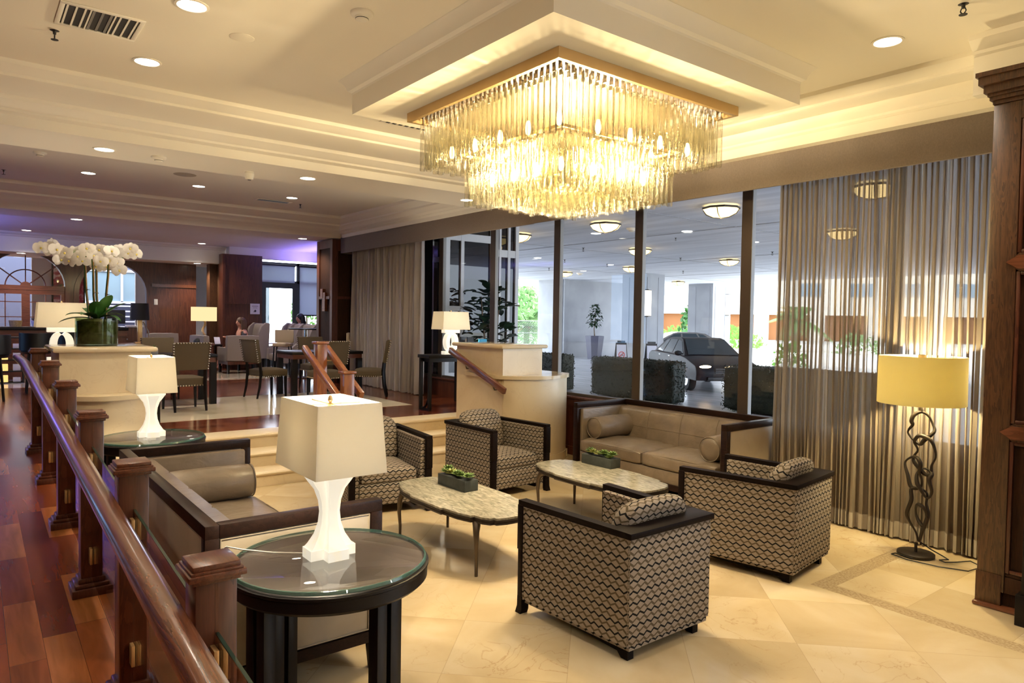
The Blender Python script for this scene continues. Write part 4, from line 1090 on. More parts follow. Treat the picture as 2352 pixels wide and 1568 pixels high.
# left arched window : fanlight and two french leaves
w=struct('window_12',MB().prism(arch_pts(AL[0],AL[1],AL[2]),XW+.095,XW+.1,'x').box(XW+.095,AL[0]-AL[1],UP,XW+.1,AL[0]+AL[1],AL[2]),M['glass'])
m=MB(); c,r,z=AL
m.box(XW+.04,c-r,z-.09,XW+.14,c+r,z+.02)
m.tube([(XW+.08,y,zz) for y,zz in arch_pts(c,r*.5,z)],.016,6)
for a in(PI*.22,PI*.5,PI*.78): m.tube([(XW+.08,c,z),(XW+.08,c+r*math.cos(a),z+r*math.sin(a))],.014,6)
m.prism(arch_pts(c,.11,z),XW+.05,XW+.11,'x')
m.build('fanlight',M['bar_wood_y'],w)
m=MB()
for s in(0,1):
    ya,yb=(c-r,c) if s else (c,c+r)
    m.box(XW+.053,ya,UP,XW+.117,ya+.085,z-.1).box(XW+.053,yb-.085,UP,XW+.117,yb,z-.1).box(XW+.05,ya+.002,z-.19,XW+.12,yb-.002,z-.091)
    m.box(XW+.07,(ya+yb)/2-.012,UP,XW+.1,(ya+yb)/2+.012,z-.1)
    for k in range(4): m.box(XW+.07,ya,1.05+.36*k,XW+.1,yb,1.07+.36*k)
m.build('french_leaves',M['bar_wood_y'],w)
# room behind the arches
struct('wall_service',MB().box(23.4,-2.62,UP,23.5,-1.42,3.7).box(23.4,-4.9,UP,23.5,-3.98,3.7),M['grey_wall'])
struct('floor_service',MB().box(26,-6,-.2,30,4,UP-.01),M['concrete'])
ow=thing('louvred_building','pale blue building front with white framed window and louvres seen through the right arch','building',(26,-3.9,UP))
def OW(mm,n,mt): return mm.xf(T(-26,3.9,-UP)).build(n,mt,ow)
OW(MB().box(26.1,-6,UP,26.3,0,4),'wall',plain('blue_grey_wall',(.16,.17,.26),.8))
OW(MB().box(26.0,-4.75,2.3,26.1,-3.0,3.25),'window_pane',M['bluewin'])
m=MB()
for y in(-4.75,-4.62,-4.02,-3.0): m.box(25.95,y-.035,2.28,26.05,y+.035,3.3)
m.box(25.95,-4.78,3.25,26.05,-2.95,3.33).box(25.95,-4.78,2.22,26.05,-2.95,2.30); OW(m,'window_frame',M['ceramic'])
for k in range(8): OW(MB().box(25.95,-5.2,2.12-.17*k,26.05,-2.9,2.165-.17*k),'louvre',M['ceramic'])
pa=thing('painting','framed painting of red and white blossoms seen through the right arch','painting',(23.37,-2.28,2.75))
MB().box(-.02,-.40,-.60,.02,.40,.60).build('frame',M['black_wood'],pa)
t=NT('blossom_canvas'); v_=t.coord(); vo=t.n('ShaderNodeTexVoronoi'); t.set(vo.inputs['Vector'],v_); vo.inputs['Scale'].default_value=4.5
M['canvas']=t.done(t.pbr(t.ramp(t.noise(v_,4,3,.8),[(.36,(.04,.03,.03)),(.46,(.22,.02,.04)),(.56,(.32,.06,.08)),(.66,(.55,.45,.47)),(.8,(.09,.12,.05))]),.6))
MB().box(-.03,-.36,-.56,-.02,.36,.56).build('canvas',M['canvas'],pa)
# grey recess, wood piers, dark wood block with a notice
struct('wall_recess',MB().box(21.6,-6.6,UP,21.7,-4.9,3.7),M['grey_wall'])
struct('wall_pier',MB().box(19.7,-5.45,UP,20.0,-5.12,3.26).box(19.3,-5.40,UP,19.66,-5.31,3.5),M['oak'])
struct('wall_block',MB().box(19.0,-6.28,UP,19.3,-5.25,3.50).box(18.975,-6.28,2.2,19.0,-5.322,2.24).box(18.97,-5.32,UP,19.0,-5.252,3.498),M['bar_wood'])
struct('wall_lintel',MB().box(19.02,-9.2,3.44,19.3,-5.43,3.70),M['plaster_w'])
sg=thing('notice','white paper notice with a small dark symbol on the dark wood block','sign',(18.965,-6.08,2.08))
MB().box(-.006,-.125,-.14,.004,.125,.14).build('sheet',M['paper'],sg)
MB().box(-.009,-.08,.06,-.006,.08,.085).box(-.009,-.06,.02,-.006,.06,.035).build('text_lines',plain('faded_ink',(.40,.36,.42),.8),sg)
MB().ball((-.008,-.005,-.055),.03,.1,1,1).box(-.010,.0,-.085,-.006,.045,-.07).build('symbol',M['ink'],sg)
sw=MB().box(-.012,-.045,-.075,0,.045,.075,.004).build('switch_plate',M['white']); sw.location=(XW-.0,-3.95,2.22); tag(sw,'small white switch plate on the dark wood wall beside the right arch','switch')
# lounge end wall : glazed door and roller blinds
XD=20.0
dr=struct('door_1',MB().box(XD,-6.72,UP,XD+.06,-6.60,2.85).box(XD,-7.62,UP,XD+.06,-7.50,2.85).box(XD,-7.5,2.70,XD+.06,-6.72,2.85).box(XD,-7.5,UP,XD+.06,-6.72,.72),M['darkplastic'])
MB().box(XD+.025,-7.5,.72,XD+.035,-6.72,2.70).build('pane',M['glass'],dr)
MB().tube([(XD-.02,-6.74,1.12),(XD-.08,-6.74,1.12),(XD-.08,-7.46,1.12),(XD-.02,-7.46,1.12)],.018,8).build('push_bar',M['chrome'],dr)
wd=struct('window_13',MB().box(XD+.03,-9.1,UP,XD+.04,-7.66,3.44).box(XD+.03,-7.6,2.9,XD+.04,-6.4,3.44),M['glass'])
MB().box(XD,-7.70,UP,XD+.08,-7.62,3.44).box(XD,-6.45,UP,XD+.08,-6.28,3.44).box(XD,-9.2,3.36,XD+.08,-6.3,3.44).box(XD,-8.55,UP,XD+.06,-8.48,1.75).box(XD,-9.2,2.85,XD+.08,-6.3,2.92).build('frame',M['darkplastic'],wd)
rb=thing('roller_blind','short pale roller blind over the glazed door','blind',(XD-.05,-7.05,3.36),0,'pale roller blinds')
MB().box(-.01,-.48,-.50,.005,.52,0).build('fabric',M['roller'],rb); MB().tube([(0,-.5,-.0),(0,.54,0)],.03,10).build('tube',M['darkplastic'],rb)
rb=thing('roller_blind','long pale roller blind right of the glazed door','blind',(XD-.05,-8.3,3.36),0,'pale roller blinds')
MB().box(-.01,-.7,-1.42,.005,.62,0).build('fabric',M['roller'],rb); MB().tube([(0,-.7,-.0),(0,.64,0)],.03,10).build('tube',M['darkplastic'],rb); MB().box(-.015,-.7,-1.45,.01,.62,-1.41).build('bottom_bar',M['darkplastic'],rb)
struct('wall_side',MB().box(14.3,-9.4,-.2,20.1,-9.2,4.1).box(20.61,-5.0,UP,21.59,-4.9,3.69),M['bar_wood'])  # the long wall is unseen, added to keep daylight out of the lounge
# ================================================================ dining chairs and tables on the upper level
def nails(mb,a,b,n,r=.0125):
    a,b=Vector(a),Vector(b)
    for i in range(n): mb.ball(a+(b-a)*i/(n-1),r,u=6,v=4)
def dchair(label,loc,rz):
    r=thing('dining_chair',label,'chair',loc,rz,'brown dining chairs with nailhead trim')
    MB().soft(-.23,-.245,.36,.25,.245,.49,.02,5,.5).build('seat',M['brown_fabric'],r)
    b=MB().box(-.30,-.235,.60,-.235,.235,1.0,.012)
    b.v=[(x-(z-.6)*.16-.02*(1-(y/.24)**2),y*(1+.06*(z-.6)/.4),z) for x,y,z in b.v]
    b.build('backrest',M['brown_fabric'],r)
    for s in(1,-1):
        MB().add([(.19,s*.20,.37),(.235,s*.20,.37),(.235,s*.24,.37),(.19,s*.24,.37),(.205,s*.215,0),(.235,s*.215,0),(.235,s*.24,0),(.205,s*.24,0)],[(0,1,2,3),(4,5,6,7),(0,1,5,4),(1,2,6,5),(2,3,7,6),(3,0,4,7)]).build('leg',M['black_wood'],r)
        MB().tube([(-.31,s*.215,.0),(-.265,s*.215,.2),(-.245,s*.215,.42),(-.262,s*.215,.62)],[.017,.024,.028,.026],4).build('leg',M['black_wood'],r)
    m=MB()
    for s in(1,-1):
        nails(m,(-.307,s*.238,.615),(-.374,s*.252,.985),11); nails(m,(-.20,s*.247,.372),(.22,s*.247,.372),12)
    nails(m,(-.225,-.235,.372),(-.225,.235,.372),13); nails(m,(.252,-.225,.372),(.252,.225,.372),13); nails(m,(-.368,-.235,.99),(-.368,.235,.99),13,.011)
    m.build('nailhead_trim',M['nail'],r)
    return r
def P(px,py,z=UP): return atz(px,py,z)
c1=dchair('brown dining chair seen from behind, left of the large lamp',(11.05,-2.52,UP),math.radians(4))
dup(c1,(12.75,-2.55,UP),math.radians(178),'brown dining chair on the far side of the left dining table')
dup(c1,(12.12,-4.10,UP),math.radians(-78),'brown dining chair seen from the side at the left end of the right dining table')
dup(c1,(11.30,-4.82,UP),math.radians(2),'brown dining chair seen from behind the stair newel post')
dup(c1,(13.0,-5.35,UP),math.radians(180),'brown dining chair on the far side of the right dining table')
dup(c1,(11.36,-5.66,UP),math.radians(60),'brown dining chair beside the far grey drape, facing left')
def dtable(label,loc,rz):
    r=thing('dining_table',label,'table',loc,rz,'dark dining tables on the upper level')
    MB().box(-.40,-.66,.735,.40,.66,.785,.003).build('table_top',M['black_wood'],r)
    MB().box(-.39,-.64,.66,.39,.64,.735).build('apron',M['bar_wood_y'],r)
    for sx in(1,-1):
        for sy in(1,-1): MB().box(sx*.39,sy*.65,0,sx*.30,sy*.56,.66).build('leg',M['black_wood'],r)
    return r
dt=dtable('dark dining table behind the stair newel posts',(12.12,-5.05,UP),0)
dup(dt,(11.9,-2.45,UP),0,'dark dining table in front of the curved wooden desk')
def cube_plant(label,loc,seed):
    r=thing('potted_succulent',label,'plant',loc,0,'small potted plants on the dining tables')
    MB().box(-.05,-.05,0,.05,.05,.085,.004).build('pot',M['concrete'],r)
    m=MB(); R=random.Random(seed)
    for k in range(26):
        a=R.uniform(0,6.28); e=R.uniform(.3,1.5); d=Vector((math.cos(a)*math.cos(e),math.sin(a)*math.cos(e),math.sin(e)))*R.uniform(.04,.075); s=Vector((-math.sin(a),math.cos(a),0))*.009
        o=Vector((0,0,.08)); m.add([o,o+d*.5+s,o+d,o+d*.5-s],[(0,1,2,3)])
    m.build('leaves',M['succulent'],r); return r
cube_plant('small potted succulent in a square grey pot on the right dining table',(11.95,-5.35,UP+.785),2)
cube_plant('small potted cactus on the left dining table beside the orchid pedestal',(11.75,-2.25,UP+.785),3)
# ================================================================ lounge seating
def armchair(label,loc,rz,w=.78,ht=.92,mat='grey_fabric'):
    r=thing('armchair',label,'armchair',loc,rz,'grey lounge armchairs')
    MB().soft(-.38,-w/2,.30,-.22,w/2,ht,.0,4,.5).build('backrest',M[mat],r)
    for s in(1,-1): MB().soft(-.30,s*w/2,.30,.36,s*(w/2-.12),.62,.0,4,.5).build('arm',M[mat],r)
    MB().soft(-.25,-w/2+.11,.28,.37,w/2-.11,.45,.02,4,.5).build('seat',M[mat],r)
    MB().box(-.36,-w/2+.02,.22,.34,w/2-.02,.30).build('base_frame',M['bar_wood'],r)
    for sx in(-.34,.30):
        for s in(1,-1): MB().box(sx,s*(w/2-.03),0,sx+.045,s*(w/2-.075),.24).build('leg',M['black_wood'],r)
    return r
a1=armchair('grey armchair seen from behind, in front of the seated woman',(17.58,-5.24,UP),math.radians(2))
a2=dup(a1,(19.25,-4.02,UP),math.radians(195),'grey armchair against the dark wood wall, left of the lit cream lamp')
a3=dup(a1,(17.55,-4.05,UP),math.radians(100),'low grey armchair with a blue cushion on it')
def wing(label,loc,rz):
    r=thing('wing_chair',label,'armchair',loc,rz,'grey wing chairs in a row')
    b=MB().soft(-.40,-.33,.28,-.22,.33,1.20,.0,5,.8); b.v=[(x-(z-.4)*.12,y*(1-.12*max(0,z-.7)),z) for x,y,z in b.v]; b.build('backrest',M['grey_fabric'],r)
    for s in(1,-1):
        p=[(-.42,.45),(-.46,1.20),(-.36,1.22),(-.24,1.12),(-.16,.92),(-.20,.72),(-.05,.60),(.34,.58),(.36,.30),(-.38,.30)]
        q=MB().prism(p,s*.30,s*.40,'y'); q.build('wing',M['grey_fabric'],r)
    MB().soft(-.28,-.30,.26,.36,.30,.46,.02,4,.5).build('seat',M['grey_fabric'],r)
    for sx in(-.36,.30):
        for s in(1,-1): MB().box(sx,s*.37,0,sx+.05,s*.31,.30).build('leg',M['black_wood'],r)
    return r
w1=wing('nearest of the four grey wing chairs, below the hi-top table',(16.72,-6.35,UP),math.radians(96))
dup(w1,(17.60,-6.45,UP),math.radians(96),'second grey wing chair from the hi-top table')
dup(w1,(18.50,-6.62,UP),math.radians(96),'third grey wing chair from the hi-top table')
dup(w1,(18.48,-5.70,UP),math.radians(96),'grey wing chair right behind the seated woman')
def ptop(px,py,x): return atx(px,py,x)
# hi-top table with two beige stools
ht=thing('hightop_table','round black hi-top table with a metal pole beside the wood pilaster','table',(15.45,-6.10,UP))
MB().lathe([(.001,1.10),(.38,1.10),(.39,1.115),(.38,1.13),(.001,1.13)],32).build('table_top',M['black_wood'],ht)
MB().tube([(0,0,.03),(0,0,1.1)],.04,12).build('pole',M['chrome'],ht); MB().lathe([(.001,0),(.26,0),(.26,.02),(.04,.035),(.001,.035)],24).build('base',M['iron'],ht)
def stool(label,loc,rz):
    r=thing('bar_stool',label,'stool',loc,rz,'beige bar stools')
    MB().soft(-.2,-.2,.70,.2,.2,.78,.01,4,.6).build('seat',M['beige_fabric'],r)
    MB().box(-.22,-.21,.78,-.17,.21,1.08,.012).build('backrest',M['beige_fabric'],r)
    for sx in(1,-1):
        for s in(1,-1): MB().tube([(sx*.16,s*.16,.71),(sx*.2,s*.2,0)],.015,6).build('leg',M['black_wood'],r)
    return r
q=stool('beige bar stool left of the hi-top table pole',(15.95,-5.75,UP),math.radians(150))
dup(q,(15.75,-6.72,UP),math.radians(110),'beige bar stool behind the hi-top table')
dup(q,(13.5,-6.02,UP),math.radians(62),'beige stool standing close in front of the wood pilaster')
# lit cream lamp on a side table, black shaded lamp on the desk
p=atx(470,735,18.6)
lt=thing('lamp_table','small dark table under the lit cream lamp','side table',(18.6,-4.72,UP))
MB().box(-.28,-.35,.62,.28,.35,.66).build('table_top',M['black_wood'],lt)
for sx in(1,-1):
    for s in(1,-1): MB().box(sx*.27,s*.34,0,sx*.23,s*.30,.62).build('leg',M['black_wood'],lt)
l=thing('table_lamp','lit cream drum lamp with twisted gold base by the dark wood piers','lamp',(18.6,-4.70,UP+.66))
zs0=atx(470,737,18.6).z-UP-.66; zs1=atx(470,705,18.6).z-UP-.66
MB().lathe([(.30,zs0),(.30,zs1),(.292,zs1),(.292,zs0),(.30,zs0)],32).build('lamp_shade',M['lamp_cream'],l)
MB().tube([(.03*math.sin(k*.9),.03*math.cos(k*.9),.0+ (zs0+.1)*k/14) for k in range(15)],[.02+.012*abs(math.sin(k*1.1)) for k in range(15)],8).lathe([(.001,0),(.08,0),(.08,.02),(.001,.02)],16).build('lamp_base',M['gold'],l)
ph=MB().box(-.006,-.07,-.10,.006,.07,.10,.003).xf(Rot(.5,'Y')).build('tablet',M['ceramic']); ph.location=(18.45,-4.98,UP+.755); tag(ph,'small white tablet leaning on the table under the lit cream lamp','tablet')
dk=thing('desk','curved reddish wood desk in front of the right arch','desk',(16.8,-3.3,UP))
arc=[(-.35-.32*math.sin(PI*i/12),1.05-2.1*i/12) for i in range(13)]
MB().prism(arc+[(.3,-1.05),(.3,1.05)],.0,.72).build('front',M['bar_wood_y'],dk)
MB().prism([(x-.03,y*1.03) for x,y in arc]+[(.33,-1.08),(.33,1.08)],.72,.765).build('desk_top',M['bar_wood_y'],dk)
bl=thing('table_lamp','unlit lamp with black shade and gold column on the curved desk','lamp',(16.75,-2.93,UP+.765))
MB().lathe([(.19,.50),(.17,.86),(.165,.86),(.185,.50),(.19,.50)],28).build('lamp_shade',M['shade_black'],bl)
MB().box(-.045,-.045,.03,.045,.045,.50,.004).box(-.10,-.10,0,.10,.10,.03,.004).build('lamp_base',M['gold'],bl)
tag(MB().tube([(16.9,-3.15,UP+.766),(16.9,-3.13,UP+1.0),(16.88,-3.02,UP+1.24)],.012,6).build('rod',M['chrome']),'thin silver rod standing beside the black shaded lamp','rod')
bg_=thing('bag','black bag on the low grey armchair','bag',(17.5,-4.35,UP+.62))
MB().ball((0,0,.12),.14,1,1.25,.9).ball((0,-.05,.22),.09,1,1,1).build('body',M['black'],bg_)
cu=MB().soft(-.08,-.20,-.12,.08,.20,.12,.0,5,.9).build('cushion',M['blue']); cu.location=(17.35,-3.93,UP+.60); tag(cu,'blue cushion lying on the low grey armchair','cushion')
# ================================================================ bar at far left
br=thing('bar_counter','long dark wood bar counter in front of the arched window','bar counter',(17.9,-.8,UP))
MB().box(-.3,-2.0,0,.3,4.0,1.02).build('front',M['bar_wood_y'],br); MB().box(-.36,-2.05,1.02,.36,4.0,1.09,.01).build('counter_top',M['black_wood'],br)
MB().box(-.33,-2.02,.90,-.3,4.0,1.02).build('fascia_board',M['bar_wood_y'],br)
ds=thing('display_shelf','black shelf unit with lit boxes at far left in front of the bar','shelf',(16.9,-.55,UP))
for z in(0,.22,.44,.66,.88): MB().box(-.15,-.32,z,.15,.55,z+.025).build('shelf',M['black'],ds)
for y in(-.33,.1,.55): MB().box(-.15,y-.012,0,.15,y+.012,.9).build('upright',M['black'],ds)
k=0
for z in(.025,.245,.465,.685):
    for y in(-.22,-.02,.22,.42):
        b=MB().box(-.06,-.06,0,.06,.06,.13 if (k%3) else .09,.003).build('box',M['amber'] if k%4 else M['ceramic']); b.location=(16.83,-.55+y,UP+z); k+=1
        tag(b,'small box on the '+('lowest','second lowest','second highest','highest')[(k-1)//4]+' level of the black shelf unit, '+('right end','second from the right','second from the left','left end')[(k-1)%4],'box','small boxes on the black shelf unit')
def bstool(label,loc,rz):
    r=thing('bar_stool',label,'stool',loc,rz,'black bar stools')
    MB().lathe([(.001,.68),(.21,.68),(.23,.72),(.21,.76),(.001,.77)],24).build('seat',M['black'],r)
    m=MB(); n=12
    o=[(.25*math.cos(PI/2+PI*i/n),.25*math.sin(PI/2+PI*i/n)) for i in range(n+1)]; q=[(.21*math.cos(PI/2+PI*i/n),.21*math.sin(PI/2+PI*i/n)) for i in range(n+1)]
    m.prism(o+q[::-1],.74,1.04); m.build('backrest',M['black'],r)
    for k in range(4):
        a=PI/4+k*PI/2; MB().tube([(.15*math.cos(a),.15*math.sin(a),.69),(.21*math.cos(a),.21*math.sin(a),0)],.018,6).build('leg',M['black'],r)
    return r
s_=bstool('black bar stool cut off by the left edge of the picture',(13.5,-.30,UP),0)
dup(s_,(14.6,-.95,UP),0,'black round-backed bar stool between the left edge and the tall lamp behind the planter')
dup(s_,(15.3,-1.55,UP),0,'black round-backed bar stool just left of the lamp behind the orchid planter')
for i,y in enumerate((-1.17,-1.47)):
    r=thing('potted_plant','white bowl with a dark bush on the bar, '+('left of the two' if i==0 else 'right of the two'),'plant',(17.8,y*1.0,UP+1.09),0,'white plant bowls on the bar')
    MB().lathe([(.001,0),(.085,0),(.115,.13),(.105,.13),(.001,.11)],20).build('pot',M['ceramic'],r)
    m=MB(); R=random.Random(i)
    for k in range(90):
        a=R.uniform(0,6.28);e=R.uniform(.1,1.5);d=Vector((math.cos(a)*math.cos(e),math.sin(a)*math.cos(e),.7*math.sin(e)))*R.uniform(.06,.12);o=Vector((0,0,.13))+d; s=Vector((-math.sin(a),math.cos(a),.3))*.018
        m.add([o-s,o+d*.2,o+s,o-d*.2],[(0,1,2,3)])
    m.build('foliage',M['hedge'],r)
bk=MB().lathe([(.001,0),(.10,0),(.12,.13),(.11,.13),(.10,.02),(.001,.02)],20).build('basket',mottled('wicker',(.35,.22,.08),(.55,.38,.16),40,.8)); bk.location=(17.8,-.80,UP+1.09); tag(bk,'tan wicker basket on the bar left of the two plant bowls','basket')
cb=thing('cabinet','dark red wood cabinet behind the orchid leaves, left of the curved desk','cabinet',(18.6,-2.85,UP))
MB().box(-.2,-.40,0,.2,.45,1.08).build('body',M['bar_wood'],cb); 
for z in(.55,.8): MB().ball((-.22,-.1,z),.02).build('knob',M['chrome'],cb)
mo=thing('monitor','black computer monitor on the cabinet behind the orchid leaves','monitor',(18.55,-2.72,UP+1.08))
MB().box(-.015,-.22,.08,.015,.22,.40,.004).build('screen',M['darkplastic'],mo); MB().box(-.08,-.1,0,.08,.1,.015).tube([(0,0,0),(0,0,.12)],.02,6).build('stand',M['darkplastic'],mo)
pp=MB().box(-.12,-.18,0,.12,.18,.05,.01).build('paper_stack',M['paper']); pp.location=(18.5,-3.12,UP+1.08); tag(pp,'pile of white papers on the cabinet right of the monitor','papers')
# blue brochure stand on the right console
bs=thing('brochure_stand','small bright blue brochure stand on the black console beside the lamp','brochure',(9.0,-6.42,1.35))
MB().box(-.01,-.075,0,.01,.075,.24).xf(Rot(-.15,'Y')).build('panel',plain('sky_blue',(.06,.42,.75),.4),bs)
MB().box(-.016,-.05,.08,-.010,-.01,.12).box(-.016,.01,.08,-.010,.05,.12).box(-.016,-.05,.14,-.010,-.01,.18).box(-.016,.01,.14,-.010,.05,.18).xf(Rot(-.15,'Y')).build('icons',plain('pale_blue',(.45,.75,.92),.4),bs)
# ================================================================ orchid planter on the left pedestal
op=thing('orchid_planter','white orchids in a round mossy glass pot on the left marble pedestal','planter',(8.42,-1.07,1.56))
MB().lathe([(.001,0),(.185,0),(.195,.01),(.195,.285),(.185,.285),(.185,.02),(.001,.02)],40).build('glass_pot',M['vase_glass'],op,60)
MB().lathe([(.001,.022),(.178,.022),(.178,.255),(.12,.275),(.001,.285)],32).build('moss',M['moss'],op)
def bend_leaf(mb,base,az,ln,wd,up,droop,n=9):
    d=Vector((math.cos(az),math.sin(az),0)); s=Vector((-math.sin(az),math.cos(az),0)); vs=[];fs=[]
    for i in range(n+1):
        t=i/n; c=Vector(base)+d*(ln*t*(1-.15*t))+Vector((0,0,up*t-droop*t*t)); w=wd*math.sin(PI*min(1,t*.92+.08))**.7
        vs+= [c-s*w+Vector((0,0,w*.25)),c,c+s*w+Vector((0,0,w*.25))]
    for i in range(n):
        for k in(0,1): fs.append((i*3+k,i*3+k+1,i*3+k+4,i*3+k+3))
    mb.add(vs,fs)
for az,ln,wd,up,dr in((1.2,.42,.055,.10,.14),(-2.6,.25,.075,.36,.10),(-1.9,.33,.06,.30,.12),(2.4,.28,.06,.20,.15),(-.9,.33,.05,.26,.14),(3.0,.2,.07,.27,.08),(.4,.28,.06,.24,.12),(-1.35,.34,.05,.24,.22),(1.9,.36,.05,.2,.16),(-2.2,.30,.06,.18,.2)):
    m=MB(); bend_leaf(m,(0,0,.27),az,ln,wd,up,dr); m.build('leaf',M['leaf'],op,80)
def orchid(px,py,s,seed):
    R=random.Random(seed); m=MB(); mc=MB(); mc0=Vector((px))
    return m
cx=[((-.03,.06),[(195,575),(150,582),(122,562),(95,570)]),((0,.0),[(215,588),(180,590),(160,600),(140,598)]),((.02,-.03),[(222,590),(206,585),(228,575),(212,600)]),((.0,-.09),[(252,600),(275,575),(300,572),(312,585),(240,602),(270,605)])]
extra=[(112,568),(130,573),(170,580),(188,578),(200,572),(190,600),(232,600),(246,612),(262,590),(285,583),(256,578),(142,585),(118,578),(295,582),(275,622),(222,612),(155,588)]
XO=8.30
def petal(mb,c,nrm,up,L,W):
    a=nrm.cross(up).normalized(); u=up.normalized(); n=6; ring=[c+u*L*.05]
    for i in range(n+1):
        t=PI*i/n; ring.append(c+u*(L*(.5-.5*math.cos(t)))+a*(W*math.sin(t))+nrm*(.008*math.sin(t)))
    for i in range(n-1,0,-1):
        t=PI*i/n; ring.append(c+u*(L*(.5-.5*math.cos(t)))-a*(W*math.sin(t))+nrm*(.008*math.sin(t)))
    mid=c+u*L*.5+nrm*.014; o=len(ring); vs=ring[1:]+[mid]; k=len(vs)-1
    mb.add(vs,[(i,(i+1)%k,k) for i in range(k)])
def bloom(p,seed):
    R=random.Random(seed); m=MB(); nrm=Vector((-1+R.uniform(-.3,.3),.4+R.uniform(-.7,.7),R.uniform(-.35,.25))).normalized()
    up=Vector((R.uniform(-.2,.2),R.uniform(-.3,.3),1)); up=(up-nrm*up.dot(nrm)).normalized(); sd=nrm.cross(up)
    for a,L,W in((0,.070,.026),(2.15,.068,.025),(-2.15,.068,.025),(1.25,.080,.045),(-1.25,.080,.045)):
        petal(m,p,nrm,(up*math.cos(a)+sd*math.sin(a)),L,W)
    f=m.build('blossom',M['petal'],op,80); MB().ball(p+nrm*.014,.011,u=6,v=4).build('lip',M['petal_c'],f)
loc=Vector(op.location)
k=0
for (dx,dy),pts in cx:
    base=Vector((dx,dy,.27)); tops=[atx(a,b,XO+.12*math.sin(a*.37))-loc for a,b in pts]
    stem_top=tops[0]+Vector((.03,0,-.02))
    stake=[base,base+(stem_top-base)*.4+Vector((.0,.01,0)),base+(stem_top-base)*.8,stem_top]
    MB().tube(stake,.007,6).build('stake',M['stem'],op)
    MB().tube([base+Vector((.012,.012,0))]+[q_+Vector((.012,.01,0)) for q_ in stake[1:]]+tops,.0055,6).build('flower_stem',M['leaf'],op)
    for f_ in(.45,.88):
        c=base+(stem_top-base)*f_; m=MB(); R=random.Random(k)
        for j in range(8):
            a=R.uniform(0,6.28); d=Vector((math.cos(a),math.sin(a),R.uniform(-.5,.6)))*.035; s=Vector((-math.sin(a),math.cos(a),0))*.010
            m.add([c,c+d*.5+s,c+d,c+d*.5-s],[(0,1,2,3)])
        m.build('tie',M['leaf_dark'],op)
    for t_ in tops: bloom(t_+Vector((-.01,0,.0)),k); k+=1
for a,b in extra: bloom(atx(a,b,XO+.15*math.sin(a*.71+b))-loc,k+50); k+=1

# backlit blue window on the left wall (seen as a reflection in the panes)
bw=struct('window_14',MB().box(15.4,3.93,1.1,17.0,3.96,3.5),emit('blue_window',(.25,.55,1),3.0))
MB().box(15.3,3.9,1.0,17.1,3.99,1.1).box(15.3,3.9,3.5,17.1,3.99,3.58).box(15.3,3.9,1.1,15.4,3.99,3.5).box(17.0,3.9,1.1,17.1,3.99,3.5).build('frame',M['darkplastic'],bw)
# ================================================================ people
def skin(name,verts,edges,radii,mat,parent,root=0,sub=2):
    me=bpy.data.meshes.new(name); me.from_pydata(verts,edges,[]); o=bpy.data.objects.new(name,me); C.objects.link(o)
    o.modifiers.new('skin','SKIN'); sv=me.skin_vertices[0].data
    for i,r in enumerate(radii): sv[i].radius=(r,r) if not isinstance(r,tuple) else r; sv[i].use_root=(i==root)
    s=o.modifiers.new('sub','SUBSURF'); s.levels=sub; s.render_levels=sub
    me.materials.append(mat); o.parent=parent; 
    for p in me.polygons: p.use_smooth=True
    return o
def seated(label,loc,rz,top,legs,hair):
    r=thing('person',label,'person',loc,rz)
    # faces +x, seated; seat at z .45
    V=[(0,0,.52),(0,0,.70),(.02,0,.90),(.03,0,1.02),(.05,0,1.10),(.07,0,1.20)]; E=[(0,1),(1,2),(2,3),(3,4),(4,5)]; Rr=[.15,.13,.15,.09,.05,.085]
    for s in(1,-1):
        b=len(V); V+= [(.04,s*.09,.50),(.46,s*.10,.55),(.62,s*.08,.14),(.72,s*.08,.08)]; E+=[(0,b),(b,b+1),(b+1,b+2),(b+2,b+3)]; Rr+=[.095,.062,.04,.03]
        b=len(V); V+= [(.02,s*.17,.98),(.10,s*.22,.76),(.32,s*.12,.80),(.40,s*.09,.84)]; E+=[(3,b),(b,b+1),(b+1,b+2),(b+2,b+3)]; Rr+=[.06,.042,.034,.03]
        h=len(V)-1
        for k,(dx,dy) in enumerate(((.08,-.02),(.09,-.005),(.085,.012),(.07,.025),(.04,-.045))):
            V.append((.40+dx,s*(.09+dy),.85)); E.append((h,len(V)-1)); Rr.append(.009)
    body=skin('body',V,E,Rr,M['skin'],r)
    MB().ball((.075,0,1.215),.10,.95,.80,1.18,14,10).ball((.17,0,1.20),.016).ball((.155,.033,1.225),.012).ball((.155,-.033,1.225),.012).build('head',M['skin'],r,80)
    m=MB(); 
    m.ball((.045,0,1.245),.118,1.0,.88,1.02,14,10)
    for k in range(26):
        a=PI*.45+PI*1.1*k/25; x,y=.05+.10*math.cos(a),.095*math.sin(a)
        m.tube([(x,y,1.28),(x*1.15-.01,y*1.2,1.12),(x*1.1-.02+.02*math.sin(k*2.1),y*1.25,.98),(x-.03,y*1.1+.01*math.sin(k*3),.90+.03*math.sin(k))],[.03,.032,.026,.008],6)
    m.build('hair',M[hair],r,80)
    # clothes
    skin('top',[(0,0,.56),(0,0,.72),(.02,0,.93),(.02,.15,.98),(.07,.21,.84),(.02,-.15,.98),(.07,-.21,.84)],[(0,1),(1,2),(2,3),(3,4),(2,5),(5,6)],[.165,.145,.155,.072,.056,.072,.056],M[top],r)
    skin('shorts',[(0,0,.54),(.05,.09,.51),(.24,.10,.535),(.05,-.09,.51),(.24,-.10,.535)],[(0,1),(1,2),(0,3),(3,4)],[.16,.105,.092,.105,.092],M[legs],r)
    return r
seated('person with long brown hair and bare legs sitting behind the grey armchair, facing left',(18.48,-5.62,UP),math.radians(98),'cloth_dark','cloth_red','hair')
